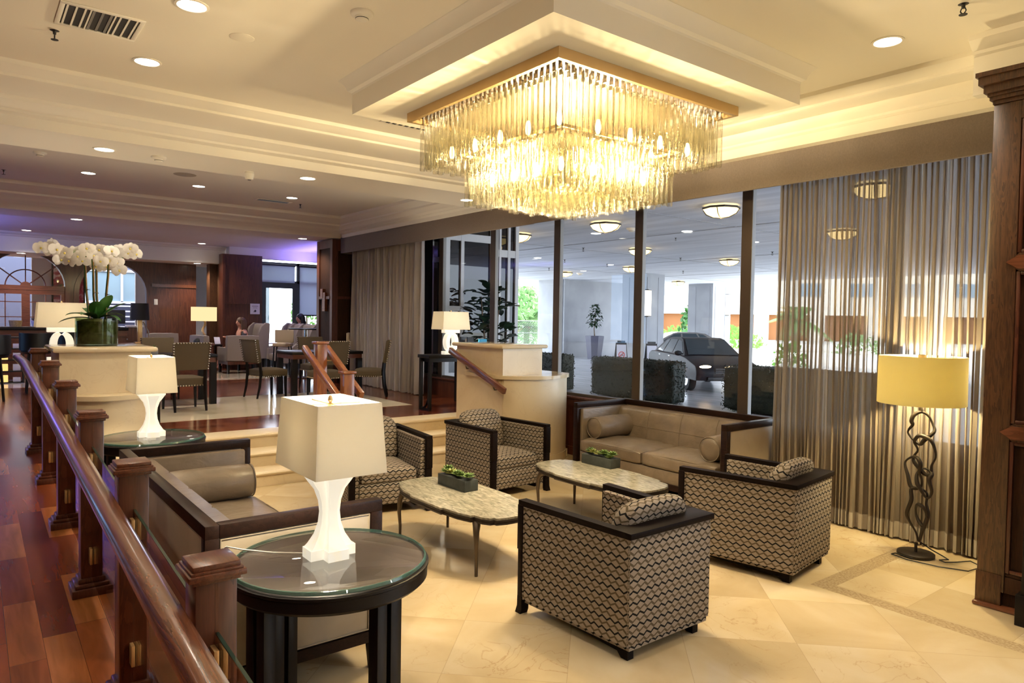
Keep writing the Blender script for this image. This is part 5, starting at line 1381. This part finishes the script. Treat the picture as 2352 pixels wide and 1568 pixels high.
def standing(label,loc,rz,top):
    r=thing('person',label,'person',loc,rz)
    V=[(0,0,.92),(0,0,1.15),(0,0,1.36),(.01,0,1.47),(.02,0,1.53),(.03,0,1.62)]; E=[(0,1),(1,2),(2,3),(3,4),(4,5)]; Rr=[.16,.14,.16,.09,.055,.085]
    for s in(1,-1):
        b=len(V); V+=[(0,s*.09,.86),(.01,s*.10,.48),(0,s*.10,.08),(.12,s*.11,.04)]; E+=[(0,b),(b,b+1),(b+1,b+2),(b+2,b+3)]; Rr+=[.10,.07,.045,.035]
        b=len(V); V+=[(0,s*.19,1.40),(.03,s*.24,1.12),(.25,s*.18,1.02),(.33,s*.16,1.03)]; E+=[(3,b),(b,b+1),(b+1,b+2),(b+2,b+3)]; Rr+=[.065,.045,.036,.03]
        h=len(V)-1
        for dx,dy in((.08,-.03),(.09,-.01),(.085,.01),(.07,.03),(.04,-.05)): V.append((.33+dx,s*(.16+dy),1.03)); E.append((h,len(V)-1)); Rr.append(.009)
    skin('body',V,E,Rr,M['skin'],r)
    MB().ball((.035,0,1.65),.105,.95,.8,1.18,14,10).ball((.135,0,1.635),.016).ball((.12,.035,1.665),.012).ball((.12,-.035,1.665),.012).build('head',M['skin'],r,80)
    MB().ball((.005,0,1.69),.118,.98,.88,.95,14,10).build('hair',M['blackhair'],r,80)
    skin('shirt',[(0,0,.95),(0,0,1.16),(0,0,1.38),(0,.18,1.41),(.03,.24,1.14),(0,-.18,1.41),(.03,-.24,1.14)],[(0,1),(1,2),(2,3),(3,4),(2,5),(5,6)],[.175,.155,.165,.075,.056,.075,.056],M[top],r)
    skin('trousers',[(0,0,.93),(0,.09,.85),(.01,.10,.48),(0,.10,.10),(0,-.09,.85),(.01,-.10,.48),(0,-.10,.10)],[(0,1),(1,2),(2,3),(0,4),(4,5),(5,6)],[.17,.115,.085,.065,.115,.085,.065],M['cloth_dark'],r)
    return r
standing('person with dark hair standing behind the counter under the blossom painting',(22.0,-2.27,UP+.02),math.radians(180),'cloth_dark')
seated('person with short dark hair seated beyond the hi-top table, mostly hidden',(18.9,-7.35,UP+.12),math.radians(100),'cloth_dark','cloth_dark','blackhair')
# ================================================================ covered driveway outside
struct('floor_driveway',MB().box(-12,-31.5,-.12,28.5,-7.06,0),M['paving'])
struct('floor_lawn',MB().box(-60,-120,-.14,140,-31.5,-.02).box(28.5,-31.5,-.14,140,20,-.02).box(-60,-31.5,-.14,-12,20,-.02),mottled('pale_ground',(.55,.54,.48),(.68,.66,.60),.4,.9))
struct('ceiling_porch',MB().box(-1,-31.2,4.0,28.3,-12.0,4.35).box(-1,-12,4.0,17.5,-7.0,4.35),M['concrete_ceiling'])
struct('wall_upper',MB().box(-1,-31.2,4.35,28.3,-12,9).box(-1,-12,4.35,17.5,-6.95,9),M['concrete'])
struct('wall_porch',MB().box(26.5,-29.0,0,26.9,-24.2,4.0).box(26.47,-29.0,.80,26.5,-24.2,.84).box(26.46,-24.32,0,26.6,-24.2,4.0),M['concrete'])
struct('trim_30',MB().box(26.3,-24.2,0,28.2,-23.75,4.0).box(26.2,-23.95,0,26.3,-23.8,4.0),M['concrete'])
# seams on the porch ceiling
m=MB()
for y in(-13.2,-19.2,-25.2): m.box(-1,y,3.992,28.2,y+.03,4.0)
for x in(3,9,15,21): m.box(x,-31.1,3.992,x+.03,-12.1 if x>17 else -7.1,4.0)
struct('trim_31',m,M['concrete_dark'])
def column(label,c,w,rz):
    r=thing('concrete_column',label,'column',(c[0],c[1],0),rz,'ribbed concrete columns of the driveway')
    h=w/2
    MB().box(-h,-h,0,h,h,4.0).build('shaft',M['concrete'],r)
    m=MB()
    for s in(1,-1):
        for a in(-.28,.28):
            m.box(s*h,a*w-.10*w,.9,s*(h+.015),a*w+.10*w,3.85).box(a*w-.10*w,s*h,.9,a*w+.10*w,s*(h+.015),3.85)
    m.build('recessed_strips',M['concrete_dark'],r)
    MB().box(-h-.06,-h-.06,0,h+.06,h+.06,.82).build('base_block',M['concrete'],r)
    return r
def sconce(label,loc,rz):
    r=thing('wall_light',label,'wall light',loc,rz,'lit wall lights on the driveway columns')
    MB().lathe([(.001,-.55),(.17,-.55),(.17,.55),(.001,.55)],20,sx=.7).build('shade',M['sconce'],r)
    MB().lathe([(.18,-.57),(.18,-.54),(.001,-.54)],20,sx=.7).lathe([(.18,.54),(.18,.57),(.001,.57)],20,sx=.7).box(.05,-.1,-.6,.12,.1,.6).build('bracket',M['iron'],r)
    return r
k1_=column('ribbed concrete column behind the middle window mullion with a lit wall light',(20.9,-23.7),1.3,math.radians(0))
k2_=column('wide ribbed concrete column behind the dark car',(23.4,-31.9),1.6,math.radians(0))
s1_=sconce('lit tall wall light on the column beside the middle mullion',tuple(atx(1488,696,20.12)),0)
dup(s1_,tuple(atx(1672,700,22.55)),0,'lit tall wall light on the column beside the third mullion')
# ceiling lanterns
def lantern(label,loc):
    r=thing('ceiling_lantern',label,'ceiling light',loc,0,'glowing faceted lanterns on the driveway ceiling')
    MB().lathe([(.32,-.07),(.26,-.15),(.14,-.205),(.001,-.22)],8,caps=False).build('glass_bowl',M['lantern'],r,0)
    m=MB().lathe([(.315,-.035),(.335,-.035),(.335,-.068),(.315,-.068),(.315,-.035)],8)
    for k in range(4):
        a=k*PI/2+PI/8; c,s=math.cos(a),math.sin(a); m.tube([(.325*c,.325*s,-.066),(.265*c,.265*s,-.153),(.144*c,.144*s,-.21),(0,0,-.227)],.008,5)
    m.lathe([(.10,0),(.10,-.03),(.05,-.04),(.001,-.04)],16); m.build('frame',M['iron'],r,30)
    return r
LN=[((7.60,-10.64),'nearest lantern, right of the middle mullion'),((10.51,-10.68),'lantern in the middle window pane'),((13.36,-10.58),'lantern at the left, over the glass vestibule edge'),((13.53,-15.17),'lantern cut by the middle mullion'),((13.71,-19.7),'lantern left of the third mullion'),((22.33,-20.3),'lantern beside the second mullion, above the potted tree'),((18.24,-19.97),'small far lantern left of the middle mullion'),((22.72,-28.38),'farthest lantern, before the sky gap'),((7.7,-15.2),'lantern glowing behind the sheer curtain, lower left'),((4.9,-10.6),'lantern glowing behind the sheer curtain, upper right')]
l0=None
LANT=[]
for (x,y),lab in LN:
    lb='glowing driveway ceiling '+lab
    if l0 is None: l0=lantern(lb,(x,y,4.0))
    else: dup(l0,(x,y,4.0),0,lb)
    LANT.append((x,y,3.72))
def odl(label,loc):
    r=MB().lathe([(.001,-.006),(.11,-.006),(.12,-.003),(.12,0),(.001,0)],24).build('porch_downlight',M['can_out']); r.location=loc; tag(r,label,'downlight','round recessed lights in the driveway ceiling'); return r
for (px,py),lab in zip(((1578,531),(1369,536),(1235,592),(1732,556),(1402,608),(1340,622)),('right of the middle mullion','below the middle lantern','in the left window pane','right of the third mullion','small, above the potted tree, right','small, above the potted tree, left')):
    odl('round recessed driveway light '+lab,tuple(atz(px,py,3.999)))
spo=sprinkler('driveway sprinkler beside the middle mullion, nearest',tuple(atz(1552,546,4.0)),'darkplastic','fire sprinklers of the driveway ceiling')
for (px,py),lab in zip(((1340,569),(1297,596),(1563,592),(1395,606),(1774,578),(1569,622),(1261,615)),('above the potted tree','near the second mullion','below the middle pane lantern','by the small downlight','right of the third mullion','far, above the grey car','in the left pane, small')):
    dup(spo,tuple(atz(px,py,4.0)),0,'driveway sprinkler '+lab,scale=(1.5,1.5,1.5))
sd=smoke('round alarm device on the driveway ceiling cut by the middle mullion',tuple(atz(1451,524,4.0)))
sd['group']='alarm devices on the driveway ceiling'; sd.scale=(1.6,1.6,1.6)
dup(sd,tuple(atz(1332,627,4.0)),0,'round alarm device on the driveway ceiling above the potted tree',scale=(2,2,2))
for (x,y,z) in LANT[:8]: pass
# ---------------------------------------------------------------- glass vestibule at the left windows
vs_=thing('entrance_vestibule','white framed glass entrance vestibule outside the left windows','vestibule',(10.95,-7.7,UP))
def VS(mm,n,mt): return mm.xf(T(-10.95,7.7,-UP)).build(n,mt,vs_)
m=MB()
for y,w in((-6.99,.10),(-7.32,.07),(-8.02,.10),(-8.20,.05),(-8.42,.06),(-8.62,.08)): m.box(10.90,y-w/2,0,11.0,y+w/2,3.99)
m.box(10.905,-8.0,3.36,10.99,-7.0,3.50).box(10.906,-8.6,3.92,10.98,-7.0,3.985).box(10.905,-8.6,3.12,10.99,-8.03,3.26).box(10.905,-7.31,UP,10.99,-7.0,.9).box(10.905,-7.3,2.05,10.99,-7.0,2.14)
for x in(12.2,13.6): m.box(x-.05,-8.66,0,x+.05,-8.56,3.99)
m.box(10.95,-8.66,3.2,14,-8.56,3.32)
VS(m,'frame',M['white_frame'])
VS(MB().box(10.94,-8.6,.1,10.96,-7.0,3.9),'glass_side',M['dark_interior_glass'])
VS(MB().box(10.95,-8.62,.1,14,-8.60,3.9),'glass_front',M['dark_interior_glass'])
VS(MB().box(11.05,-8.5,.0,13.9,-7.1,.02).box(13.9,-8.5,0,14,-7.1,3.9),'inner_wall',M['darkplastic'])
VS(MB().box(10.87,-7.36,1.0,10.9,-7.30,1.18).tube([(10.86,-7.33,1.35),(10.89,-7.33,1.35)],.04,10),'lock_plate',M['chrome'])
# fiddle leaf fig in front of the vestibule
fg=thing('fig_tree','dark fiddle leaf fig behind the left window, above the lamp','plant',(10.15,-7.42,0))
MB().lathe([(.001,0),(.20,0),(.26,.55),(.24,.55),(.001,.5)],20).build('pot',M['pot_grey'],fg)
m=MB(); R=random.Random(4); mt=MB()
for k in range(4):
    a=k*1.6; mt.tube([(0,0,.5),(.05*math.cos(a),.05*math.sin(a),1.1),(.22*math.cos(a),.16*math.sin(a),1.9),(.3*math.cos(a),.2*math.sin(a),2.3)],[.02,.016,.012,.006],6)
mt.build('trunk',M['bark'],fg)
for k in range(130):
    a=R.uniform(0,6.28); z=R.uniform(1.25,2.5); rr=R.uniform(.05,.42)*(1 if z<2.2 else .8); c=Vector((rr*math.cos(a)*1.25,rr*math.sin(a)*.6,z))
    az=a+R.uniform(-.8,.8); bend_leaf(m,c,az,R.uniform(.2,.32),R.uniform(.09,.13),R.uniform(-.02,.16),R.uniform(.02,.12),6)
m.build('leaves',M['leaf_dark'],fg,80)
# books and bits on the sill shelf beside the blue brochure stand
for i in range(6):
    h=.16+.03*((i*7)%4); b=MB().box(-.015,-.06,0,.015,.06,h).build('book',(M['ceramic'],M['darkplastic'],M['grey_wall'],M['cloth_dark'])[i%4]); b.location=(9.55+.05*i,-6.62,1.351)
    tag(b,'thin book in the row behind the console lamp, '+('nearest','second','third','fourth','fifth','farthest')[i]+' from the camera','book','books behind the lamp on the console')
bk_=MB().box(-.25,-.09,.0,.25,.09,1.35-.0).build('bookcase',M['black_wood']); bk_.location=(9.68,-6.62,0.001); tag(bk_,'low black bookcase below the left window behind the console lamp','bookcase')
# ---------------------------------------------------------------- hedges
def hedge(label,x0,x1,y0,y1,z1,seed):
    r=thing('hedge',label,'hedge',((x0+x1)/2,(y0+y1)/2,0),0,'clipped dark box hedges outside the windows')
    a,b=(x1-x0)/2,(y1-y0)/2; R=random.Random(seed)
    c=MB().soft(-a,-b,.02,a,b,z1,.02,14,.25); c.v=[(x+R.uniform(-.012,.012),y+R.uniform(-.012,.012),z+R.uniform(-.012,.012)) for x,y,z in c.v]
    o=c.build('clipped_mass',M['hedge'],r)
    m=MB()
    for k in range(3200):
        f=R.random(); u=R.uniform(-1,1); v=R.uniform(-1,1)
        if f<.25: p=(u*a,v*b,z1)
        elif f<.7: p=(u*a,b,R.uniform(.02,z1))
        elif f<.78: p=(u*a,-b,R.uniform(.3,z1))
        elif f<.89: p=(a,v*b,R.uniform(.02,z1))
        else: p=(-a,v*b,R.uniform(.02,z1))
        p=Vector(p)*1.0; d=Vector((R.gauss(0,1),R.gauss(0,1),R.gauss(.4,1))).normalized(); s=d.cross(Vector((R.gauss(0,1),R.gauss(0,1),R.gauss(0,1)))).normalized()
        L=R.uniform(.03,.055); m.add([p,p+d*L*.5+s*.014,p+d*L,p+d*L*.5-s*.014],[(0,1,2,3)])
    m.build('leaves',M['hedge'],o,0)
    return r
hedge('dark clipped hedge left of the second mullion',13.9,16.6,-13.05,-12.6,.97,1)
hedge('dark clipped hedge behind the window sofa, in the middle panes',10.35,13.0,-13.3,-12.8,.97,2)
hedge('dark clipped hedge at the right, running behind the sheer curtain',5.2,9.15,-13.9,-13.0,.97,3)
# ---------------------------------------------------------------- potted tree
pt_=thing('potted_tree','small leafy tree in a tall grey tapered pot against the concrete wall','plant',(25.1,-24.9,0))
vs=[];fs=[]
for z,h in((0,.36),(1.12,.50),(1.16,.50),(1.16,.45),(1.05,.44)):
    vs+=[(h*math.cos(PI/8+k*PI/4)*1.0,h*math.sin(PI/8+k*PI/4),z) for k in range(8)]
for i in range(4):
    for k in range(8): fs.append((i*8+k,i*8+(k+1)%8,(i+1)*8+(k+1)%8,(i+1)*8+k))
fs.append(tuple(range(32,40)))
MB().add(vs,fs).build('pot',M['pot_grey'],pt_,30)
MB().tube([(0,0,1.1),(.03,.02,1.5),(0,-.02,2.0),(.02,0,2.5)],[.03,.025,.02,.01],6).build('trunk',M['bark'],pt_)
m=MB(); R=random.Random(9)
for k in range(150):
    z=R.uniform(1.65,2.75); a=R.uniform(0,6.28); rr=R.uniform(.05,.36)*(1-max(0,z-2.0)*.9); c=Vector((rr*math.cos(a),rr*math.sin(a),z)); bend_leaf(m,c,a+R.uniform(-.6,.6),R.uniform(.14,.24),.06,R.uniform(-.1,.15),.08,5)
m.build('leaves',M['leaf_dark'],pt_,80)
# ---------------------------------------------------------------- no smoking A-frame signs
def aframe(label,loc,rz):
    r=thing('aframe_sign',label,'sign',loc,rz,'folding no smoking signs in the driveway')
    m=MB()
    for s in(1,-1):
        m.add([(s*.22,-.27,0),(s*.22+.02,-.27,0),(s*.22+.02,.27,0),(s*.22,.27,0),(s*.03,-.22,1.02),(s*.03+.02,-.22,1.02),(s*.03+.02,.22,1.02),(s*.03,.22,1.02)],[(0,1,2,3),(4,5,6,7),(0,1,5,4),(1,2,6,5),(2,3,7,6),(3,0,4,7)])
    m.box(-.04,-.16,1.0,.06,.16,1.10); m.build('stand',M['darkplastic'],r)
    f=MB(); mm=Matrix(((0,0,0,0),)*4) if False else None
    # poster follows the sloping front leaf
    def on(y,z,d): t=z/1.02; return (-.22+.19*t-d,y,z)
    f.add([on(-.22,.10,.006),on(.22,.10,.006),on(.20,.94,.006),on(-.20,.94,.006)],[(0,1,2,3)]); f.build('poster',M['ceramic'],r)
    g=MB(); g.tube([on(.12*math.cos(a*PI/12),.52+.12*math.sin(a*PI/12),.016) for a in range(24)],.014,6,closed=True); g.tube([on(-.085,.605,.016),on(.085,.435,.016)],.014,6); g.build('prohibition_ring',M['sign_red'],r)
    MB().tube([on(-.08,.50,.012),on(.06,.50,.012)],.012,6).build('cigarette',M['ink'],r)
    return r
q=aframe('folding no smoking sign left of the middle mullion',(20.2,-21.6,0),math.radians(-35))
dup(q,(18.9,-22.0,0),math.radians(-35),'folding no smoking sign beside the parked grey car')
# ---------------------------------------------------------------- cars
def car(label,loc,rz,paint,lights=False):
    r=thing('car',label,'car',loc,rz,None)
    W=.91
    # side profile of body (x front +), lofted with rounded plan
    prof=[(2.30,.34),(2.36,.50),(2.32,.66),(2.18,.76),(1.35,.94),(1.05,.97),(-1.55,1.00),(-2.15,.98),(-2.33,.90),(-2.38,.62),(-2.32,.36)]
    vs=[];fs=[];n=len(prof)
    secs=[(-1,.0),(-1,.14),(-.985,.0)]
    ys=[-W,-W*.985,-W*.9,-W*.5,0,W*.5,W*.9,W*.985,W]; ins=[.20,.10,.03,.0,0,.0,.03,.10,.20]; tz=[.06,.03,.01,0,0,0,.01,.03,.06]
    for y,i_,t in zip(ys,ins,tz):
        for (x,z) in prof: vs.append((x*(1-i_*.22),y,z-(t if z>.6 else 0)))
    for k in range(len(ys)-1):
        for j in range(n): fs.append((k*n+j,k*n+(j+1)%n,(k+1)*n+(j+1)%n,(k+1)*n+j))
    fs.append(tuple(range(n))); fs.append(tuple((len(ys)-1)*n+j for j in range(n)))
    b=MB().add(vs,fs).build('body',M[paint],r,50)
    # greenhouse
    gp=[(1.12,.95),(.35,1.40),(.1,1.45),(-.75,1.45),(-1.1,1.40),(-1.85,1.0)]
    vs=[];fs=[]; k=len(gp)
    for s in(-1,1):
        for x,z in gp: vs.append((x,s*(.84-(z-.95)*.46),z))
    for j in range(k-1): fs.append((j,j+1,k+j+1,k+j))
    fs.append(tuple(range(k))); fs.append(tuple(range(k,2*k)))
    MB().add(vs,fs).build('cabin',M[paint],r,35)
    def side(x,z,s,d=.008): return (x,s*(.84-(z-.95)*.46+d),z)
    m=MB()
    for s in(1,-1):
        for q_ in(((.93,1.0),(.33,1.35),(.0,1.39),(.0,1.0)),((-.07,1.0),(-.07,1.39),(-.72,1.39),(-.92,1.0)),((-.98,1.0),(-.80,1.385),(-1.05,1.355),(-1.55,1.03))):
            m.add([side(x,z,s) for x,z in q_],[(0,1,2,3)])
    m.build('side_windows',M['car_glass'],r)
    m=MB(); a=.73; m.add([(1.09,-a,.985),(1.09,a,.985),(.38,.60,1.40),(.38,-.60,1.40)],[(0,1,2,3)]); m.v=[(x+.012,y,z+.008) for x,y,z in m.v]; m.build('windscreen',M['car_glass'],r)
    m=MB(); m.add([(-1.80,-.74,1.035),(-1.80,.74,1.035),(-1.14,.60,1.385),(-1.14,-.60,1.385)],[(0,1,2,3)]); m.v=[(x-.012,y,z+.01) for x,y,z in m.v]; m.build('rear_window',M['car_glass'],r)
    for x in(1.42,-1.40):
        for s in(1,-1):
            w=MB().lathe([(.20,-.1),(.32,-.1),(.335,-.07),(.335,.07),(.32,.1),(.2,.1)],28,M=T(x,s*.80,.335)@Rot(PI/2,'X')).build('wheel',M['rubber'],r)
            MB().lathe([(.001,s*-.105),(.2,s*-.105),(.21,s*-.09),(.001,s*-.09)],20,M=T(x,s*.80,.335)@Rot(PI/2,'X')).build('rim',M['chrome'],w)
    for s in(1,-1):
        MB().ball((2.20,s*.62,.66),.15,.55,1.6,.6,14,8).build('headlamp',M['headlight' if lights else 'chrome'],r)
        MB().ball((.95,s*.98,1.02),.09,.8,1.3,.8,10,8).tube([(.98,s*.84,1.0),(.96,s*.95,1.01)],.02,6).build('mirror',M[paint],r)
        MB().box(-2.36,s*.45,.70,-2.28,s*.80,.88,.02).build('tail_lamp',M['sign_red'],r)
        for x in(.0,-.95): MB().box(x-.18,s*.905,.88,x-.02,s*.925,.905,.006).build('door_handle',M['chrome'],r)
    m=MB()
    for z in(.56,.61,.66): m.box(2.30,-.40,z-.012,2.37,.40,z+.012)
    m.build('grille',M['darkplastic'],r); MB().box(2.33,-.62,.34,2.40,.62,.44,.01).build('lower_intake',M['darkplastic'],r)
    MB().prism([(-.15,0),(-.05,.035),(.05,.035),(.15,0),(.05,-.035),(-.05,-.035)],0,.012,'x').xf(T(2.335,0,.71)).build('badge',M['gold'],r)
    MB().add([(2.4,-.2,.33)]*0 or [(1.0,.0,.0)]*0,[]) if False else None
    return r
car('dark car with one glowing headlight driving toward the window',(13.15,-17.5,0),math.radians(147),'car_dark',True)
car('parked grey sedan behind the dark car, seen from the side',(21.3,-26.6,0),math.radians(54),'car_grey',False)
# ---------------------------------------------------------------- garden : palm, shrubs, fence, buildings
def palm(label,loc,ht,fr,L,seed,mat='palm',dry=3):
    r=thing('palm_tree',label,'palm',loc,0,'feathery palms beyond the driveway')
    MB().tube([(0,0,0),(.05,0,ht*.5),(0,0,ht)],[.22,.18,.20],10).build('trunk',M['bark'],r)
    R=random.Random(seed)
    for k in range(fr):
        a=2*PI*k/fr+R.uniform(-.2,.2); el=R.uniform(-.3,1.25); m=MB(); n=14; pts=[]
        for i in range(n+1):
            t=i/n; pts.append(Vector((math.cos(a)*math.cos(el)*L*t,math.sin(a)*math.cos(el)*L*t,ht+math.sin(el)*L*t-.55*L*t*t)))
        m.tube(pts,[.025*(1-i/(n+1)) for i in range(n+1)],4)
        s=Vector((-math.sin(a),math.cos(a),0))
        for i in range(2,n+1):
            d=(pts[i]-pts[i-1]).normalized(); w=L*.28*math.sin(PI*min(1,i/n*.85+.15))
            for sg in(1,-1):
                for o in(0,.5):
                    p=pts[i]-d*L/n*o; e=p+s*sg*w+d*w*.7-Vector((0,0,w*.35)); m.add([p,p+d*.05+s*sg*w*.4,e,p-d*.05+s*sg*w*.4],[(0,1,2,3)])
        m.build('frond',M['palm_dry' if k<dry else mat],r,0)
    return r
palm('feathery green palm behind the chain link fence at left',(32.2,-26.3,0),1.5,26,2.9,3)
palm('pale fan shaped palm in the bright garden right of the third mullion',(27.5,-48,0),2.2,20,2.6,5)
def shrub(label,loc,rx,rz_,n,seed,mat,leaf=.16):
    r=thing('shrub',label,'bush',loc,0,'sunlit bushes beyond the driveway')
    R=random.Random(seed); m=MB()
    for k in range(n):
        a=R.uniform(0,6.28);e=R.uniform(-.1,1.5);d=Vector((math.cos(a)*math.cos(e)*rx,math.sin(a)*math.cos(e)*rx,math.sin(e)*rz_+.1))*R.uniform(.6,1); q1=Vector((R.gauss(0,1),R.gauss(0,1),R.gauss(0,1))).normalized(); q2=q1.cross(Vector((R.gauss(0,1),R.gauss(0,1),R.gauss(0,1)))).normalized(); L=leaf*R.uniform(.8,1.5); m.add([d-q1*L*.5,d+q2*L*.28,d+q1*L*.5,d-q2*L*.28],[(0,1,2,3)])
    m.build('foliage',M[mat],r,80); MB().tube([(0,0,0),(.02,0,rz_*.6)],[.06,.03],6).build('stem',M['bark'],r)
    return r
shrub('pale green bushy growth behind the palm at left',(37.5,-30.5,0),3.0,4.2,900,1,'palm',.4)
shrub('wide bright green hedge behind the parked grey car',(35.0,-47.5,0),4.6,1.9,1500,2,'leaf_bright',.32)
shrub('young broad leaved tree in front of the bright green hedge',(32.0,-41.2,0),.8,3.2,170,4,'leaf',.45)
shrub('small sunlit bush right of the third mullion, near the hedge',(17.2,-29.5,0),.8,1.1,150,6,'leaf_bright',.25)
shrub('low round bush in the bright garden behind the sheer edge',(22.5,-47.0,0),1.6,1.3,260,7,'palm',.25)
shrub('green bush outside the lounge roller blind',(24.6,-9.75,0),.8,3.2,300,8,'leaf_bright',.16)
struct('wall_court',MB().box(27,-9.2,-.1,27.2,-6.2,3.2),plain('court_wall',(.16,.20,.21),.9))
fe=thing('fence','chain link fence in front of the palm at left','fence',(29.5,-24,0))
def FE(mm,n,mt): return mm.xf(T(-29.5,24,0)).build(n,mt,fe)
for y in(-25.6,-22.6,-20.0): FE(MB().tube([(29.5,y,0),(29.5,y,1.87)],.03,6),'post',M['fence'])
FE(MB().tube([(29.5,-25.6,1.85),(29.5,-20,1.85)],.022,6).tube([(29.5,-25.6,1.2),(29.5,-20,1.2)],.014,6).tube([(29.5,-25.6,.55),(29.5,-20,.55)],.014,6),'rail',M['fence'])
m=MB()
for k in range(-16,46):
    y=-25.6+k*.125
    for s in(1,-1):
        a,b=y,y+s*1.8
        y0,y1=max(-25.6,min(-20,a)),max(-25.6,min(-20,b))
        if abs(y1-y0)>.05:
            z0=abs(y0-a); z1=abs(y1-a); m.tube([(29.5+.004*s,y0,z0),(29.5+.004*s,y1,z1)],.0065,3,caps=False)
FE(m,'wire_mesh',M['fence'])
bd=thing('pale_building','sunlit pale building with orange ground floor across the street','building',(45,-80,0))
def BD(mm,n,mt): return mm.xf(T(-45,80,0)).build(n,mt,bd)
A_=Vector((62,-62,0)); B_=Vector((18,-98,0)); dv=(B_-A_).normalized(); nv=Vector((-dv.y,dv.x,0)); Lb=(B_-A_).length
MX=Matrix(((dv.x,nv.x,0,A_.x),(dv.y,nv.y,0,A_.y),(0,0,1,0),(0,0,0,1)))
BD(MB().box(0,.3,3.0,Lb,12,14,0,MX),'upper_wall',M['facade'])
BD(MB().box(0,1.2,0,Lb,12,3.0,0,MX),'ground_wall',M['facade_o'])
for k in range(9): BD(MB().box(k*6.2,.2,0,k*6.2+1.6,1.4,3.0,0,MX),'pillar',M['facade'])
for k in range(10):
    for z in(5.2,9.0): BD(MB().box(2+k*5.4,.22,z,4.4+k*5.4,.32,z+1.5,0,MX),'window',M['bluewin'])

shrub('green foliage outside the arched bar window at far left',(28.5,-.25,0),1.3,4.2,420,12,'leaf_bright',.4)
for k,y in enumerate((-.75,-1.25)):
    o=thing('white_post','slender white post outside the arched bar window, '+('left one' if k==0 else 'right one'),'post',(26.4,y,0),0,'white posts outside the bar window')
    MB().box(-.09,-.09,0,.09,.09,4.2).build('shaft',M['ceramic'],o); MB().box(-.13,-.13,0,.13,.13,.6).build('base',M['ceramic'],o)
# ================================================================ light
def pt(name,loc,power,col,r=.05,parent=None):
    l=bpy.data.lights.new(name,'POINT'); l.energy=power; l.color=col; l.shadow_soft_size=r
    o=bpy.data.objects.new(name,l); C.objects.link(o); o.location=loc; return o
def spot(loc,power,col=(1,.87,.68),ang=125,blend=.7,name='downlight_beam'):
    l=bpy.data.lights.new(name,'SPOT'); l.energy=power; l.color=col; l.spot_size=math.radians(ang); l.spot_blend=blend; l.shadow_soft_size=.05
    o=bpy.data.objects.new(name,l); C.objects.link(o); o.location=loc; return o
WARM=(1,.74,.42)
for x,y,z in DL_MAIN: spot((x,y,z-.03),65)
for x,y,z in DL_SOFFIT: spot((x,y,z-.03),58)
for x,y,z in DL_BAY: spot((x,y,z-.03),95,(1,.87,.72))
for x,y,z in DL_FAR: spot((x,y,z-.03),95,(1,.88,.76))
for dx,dy in((-.2,-.2),(-.2,.2),(.2,-.2),(.2,.2)): pt('chandelier_glow',(CHX+dx,CHY+dy,3.19),165,(1,.82,.54),.05)
for dx,dy in((-.68,0),(.68,0),(0,-.68),(0,.68)): pt('chandelier_glow',(CHX+dx,CHY+dy,3.24),14,(1,.82,.54),.03)
for p,w in LAMPS: pt('lamp_bulb',p,w*3.6,(1,.86,.62),.04)
for p,w in LAMPS_Y: pt('lamp_bulb',p,w*3.2,(1,.80,.42),.05)
# blue LED cove washing the lounge ceiling
def cove(name,loc,sx,sy,e,col):
    a=bpy.data.lights.new(name,'AREA'); a.energy=e; a.color=col; a.shape='RECTANGLE'; a.size=sx; a.size_y=sy
    o=bpy.data.objects.new(name,a); C.objects.link(o); o.location=loc; o.rotation_euler=(PI,0,0)
cove('bar_led',(16.6,.9,3.15),3.5,.5,90,(.20,.17,1))
cove('lounge_led',(17.6,-7.4,3.1),3.0,.4,40,(.26,.20,1))
# daylight
w=bpy.data.worlds.new('sky'); bpy.context.scene.world=w; w.use_nodes=True
bg=w.node_tree.nodes['Background']; bg.inputs[0].default_value=(.80,.89,1,1); bg.inputs[1].default_value=6
s=bpy.data.lights.new('sun','SUN'); s.energy=10; s.angle=.02; s.color=(1,.95,.86)
o=bpy.data.objects.new('sun',s); C.objects.link(o); o.rotation_euler=(math.radians(50),0,math.radians(15))
sc_=bpy.context.scene
sc_.view_settings.view_transform='Standard'; sc_.view_settings.look='None'; sc_.view_settings.gamma=1; sc_.view_settings.exposure=.3; sc_.view_settings.use_curve_mapping=False
cy=sc_.cycles; cy.max_bounces=7; cy.diffuse_bounces=4; cy.glossy_bounces=4; cy.transmission_bounces=4; cy.transparent_max_bounces=24
cy.caustics_reflective=False; cy.caustics_refractive=False; cy.sample_clamp_indirect=6; cy.use_denoising=True
try: cy.use_adaptive_sampling=True; cy.adaptive_threshold=.03
except Exception: pass
for p in LANT[:6]: pt('lantern_glow',p,10,(1,.68,.32),.12)
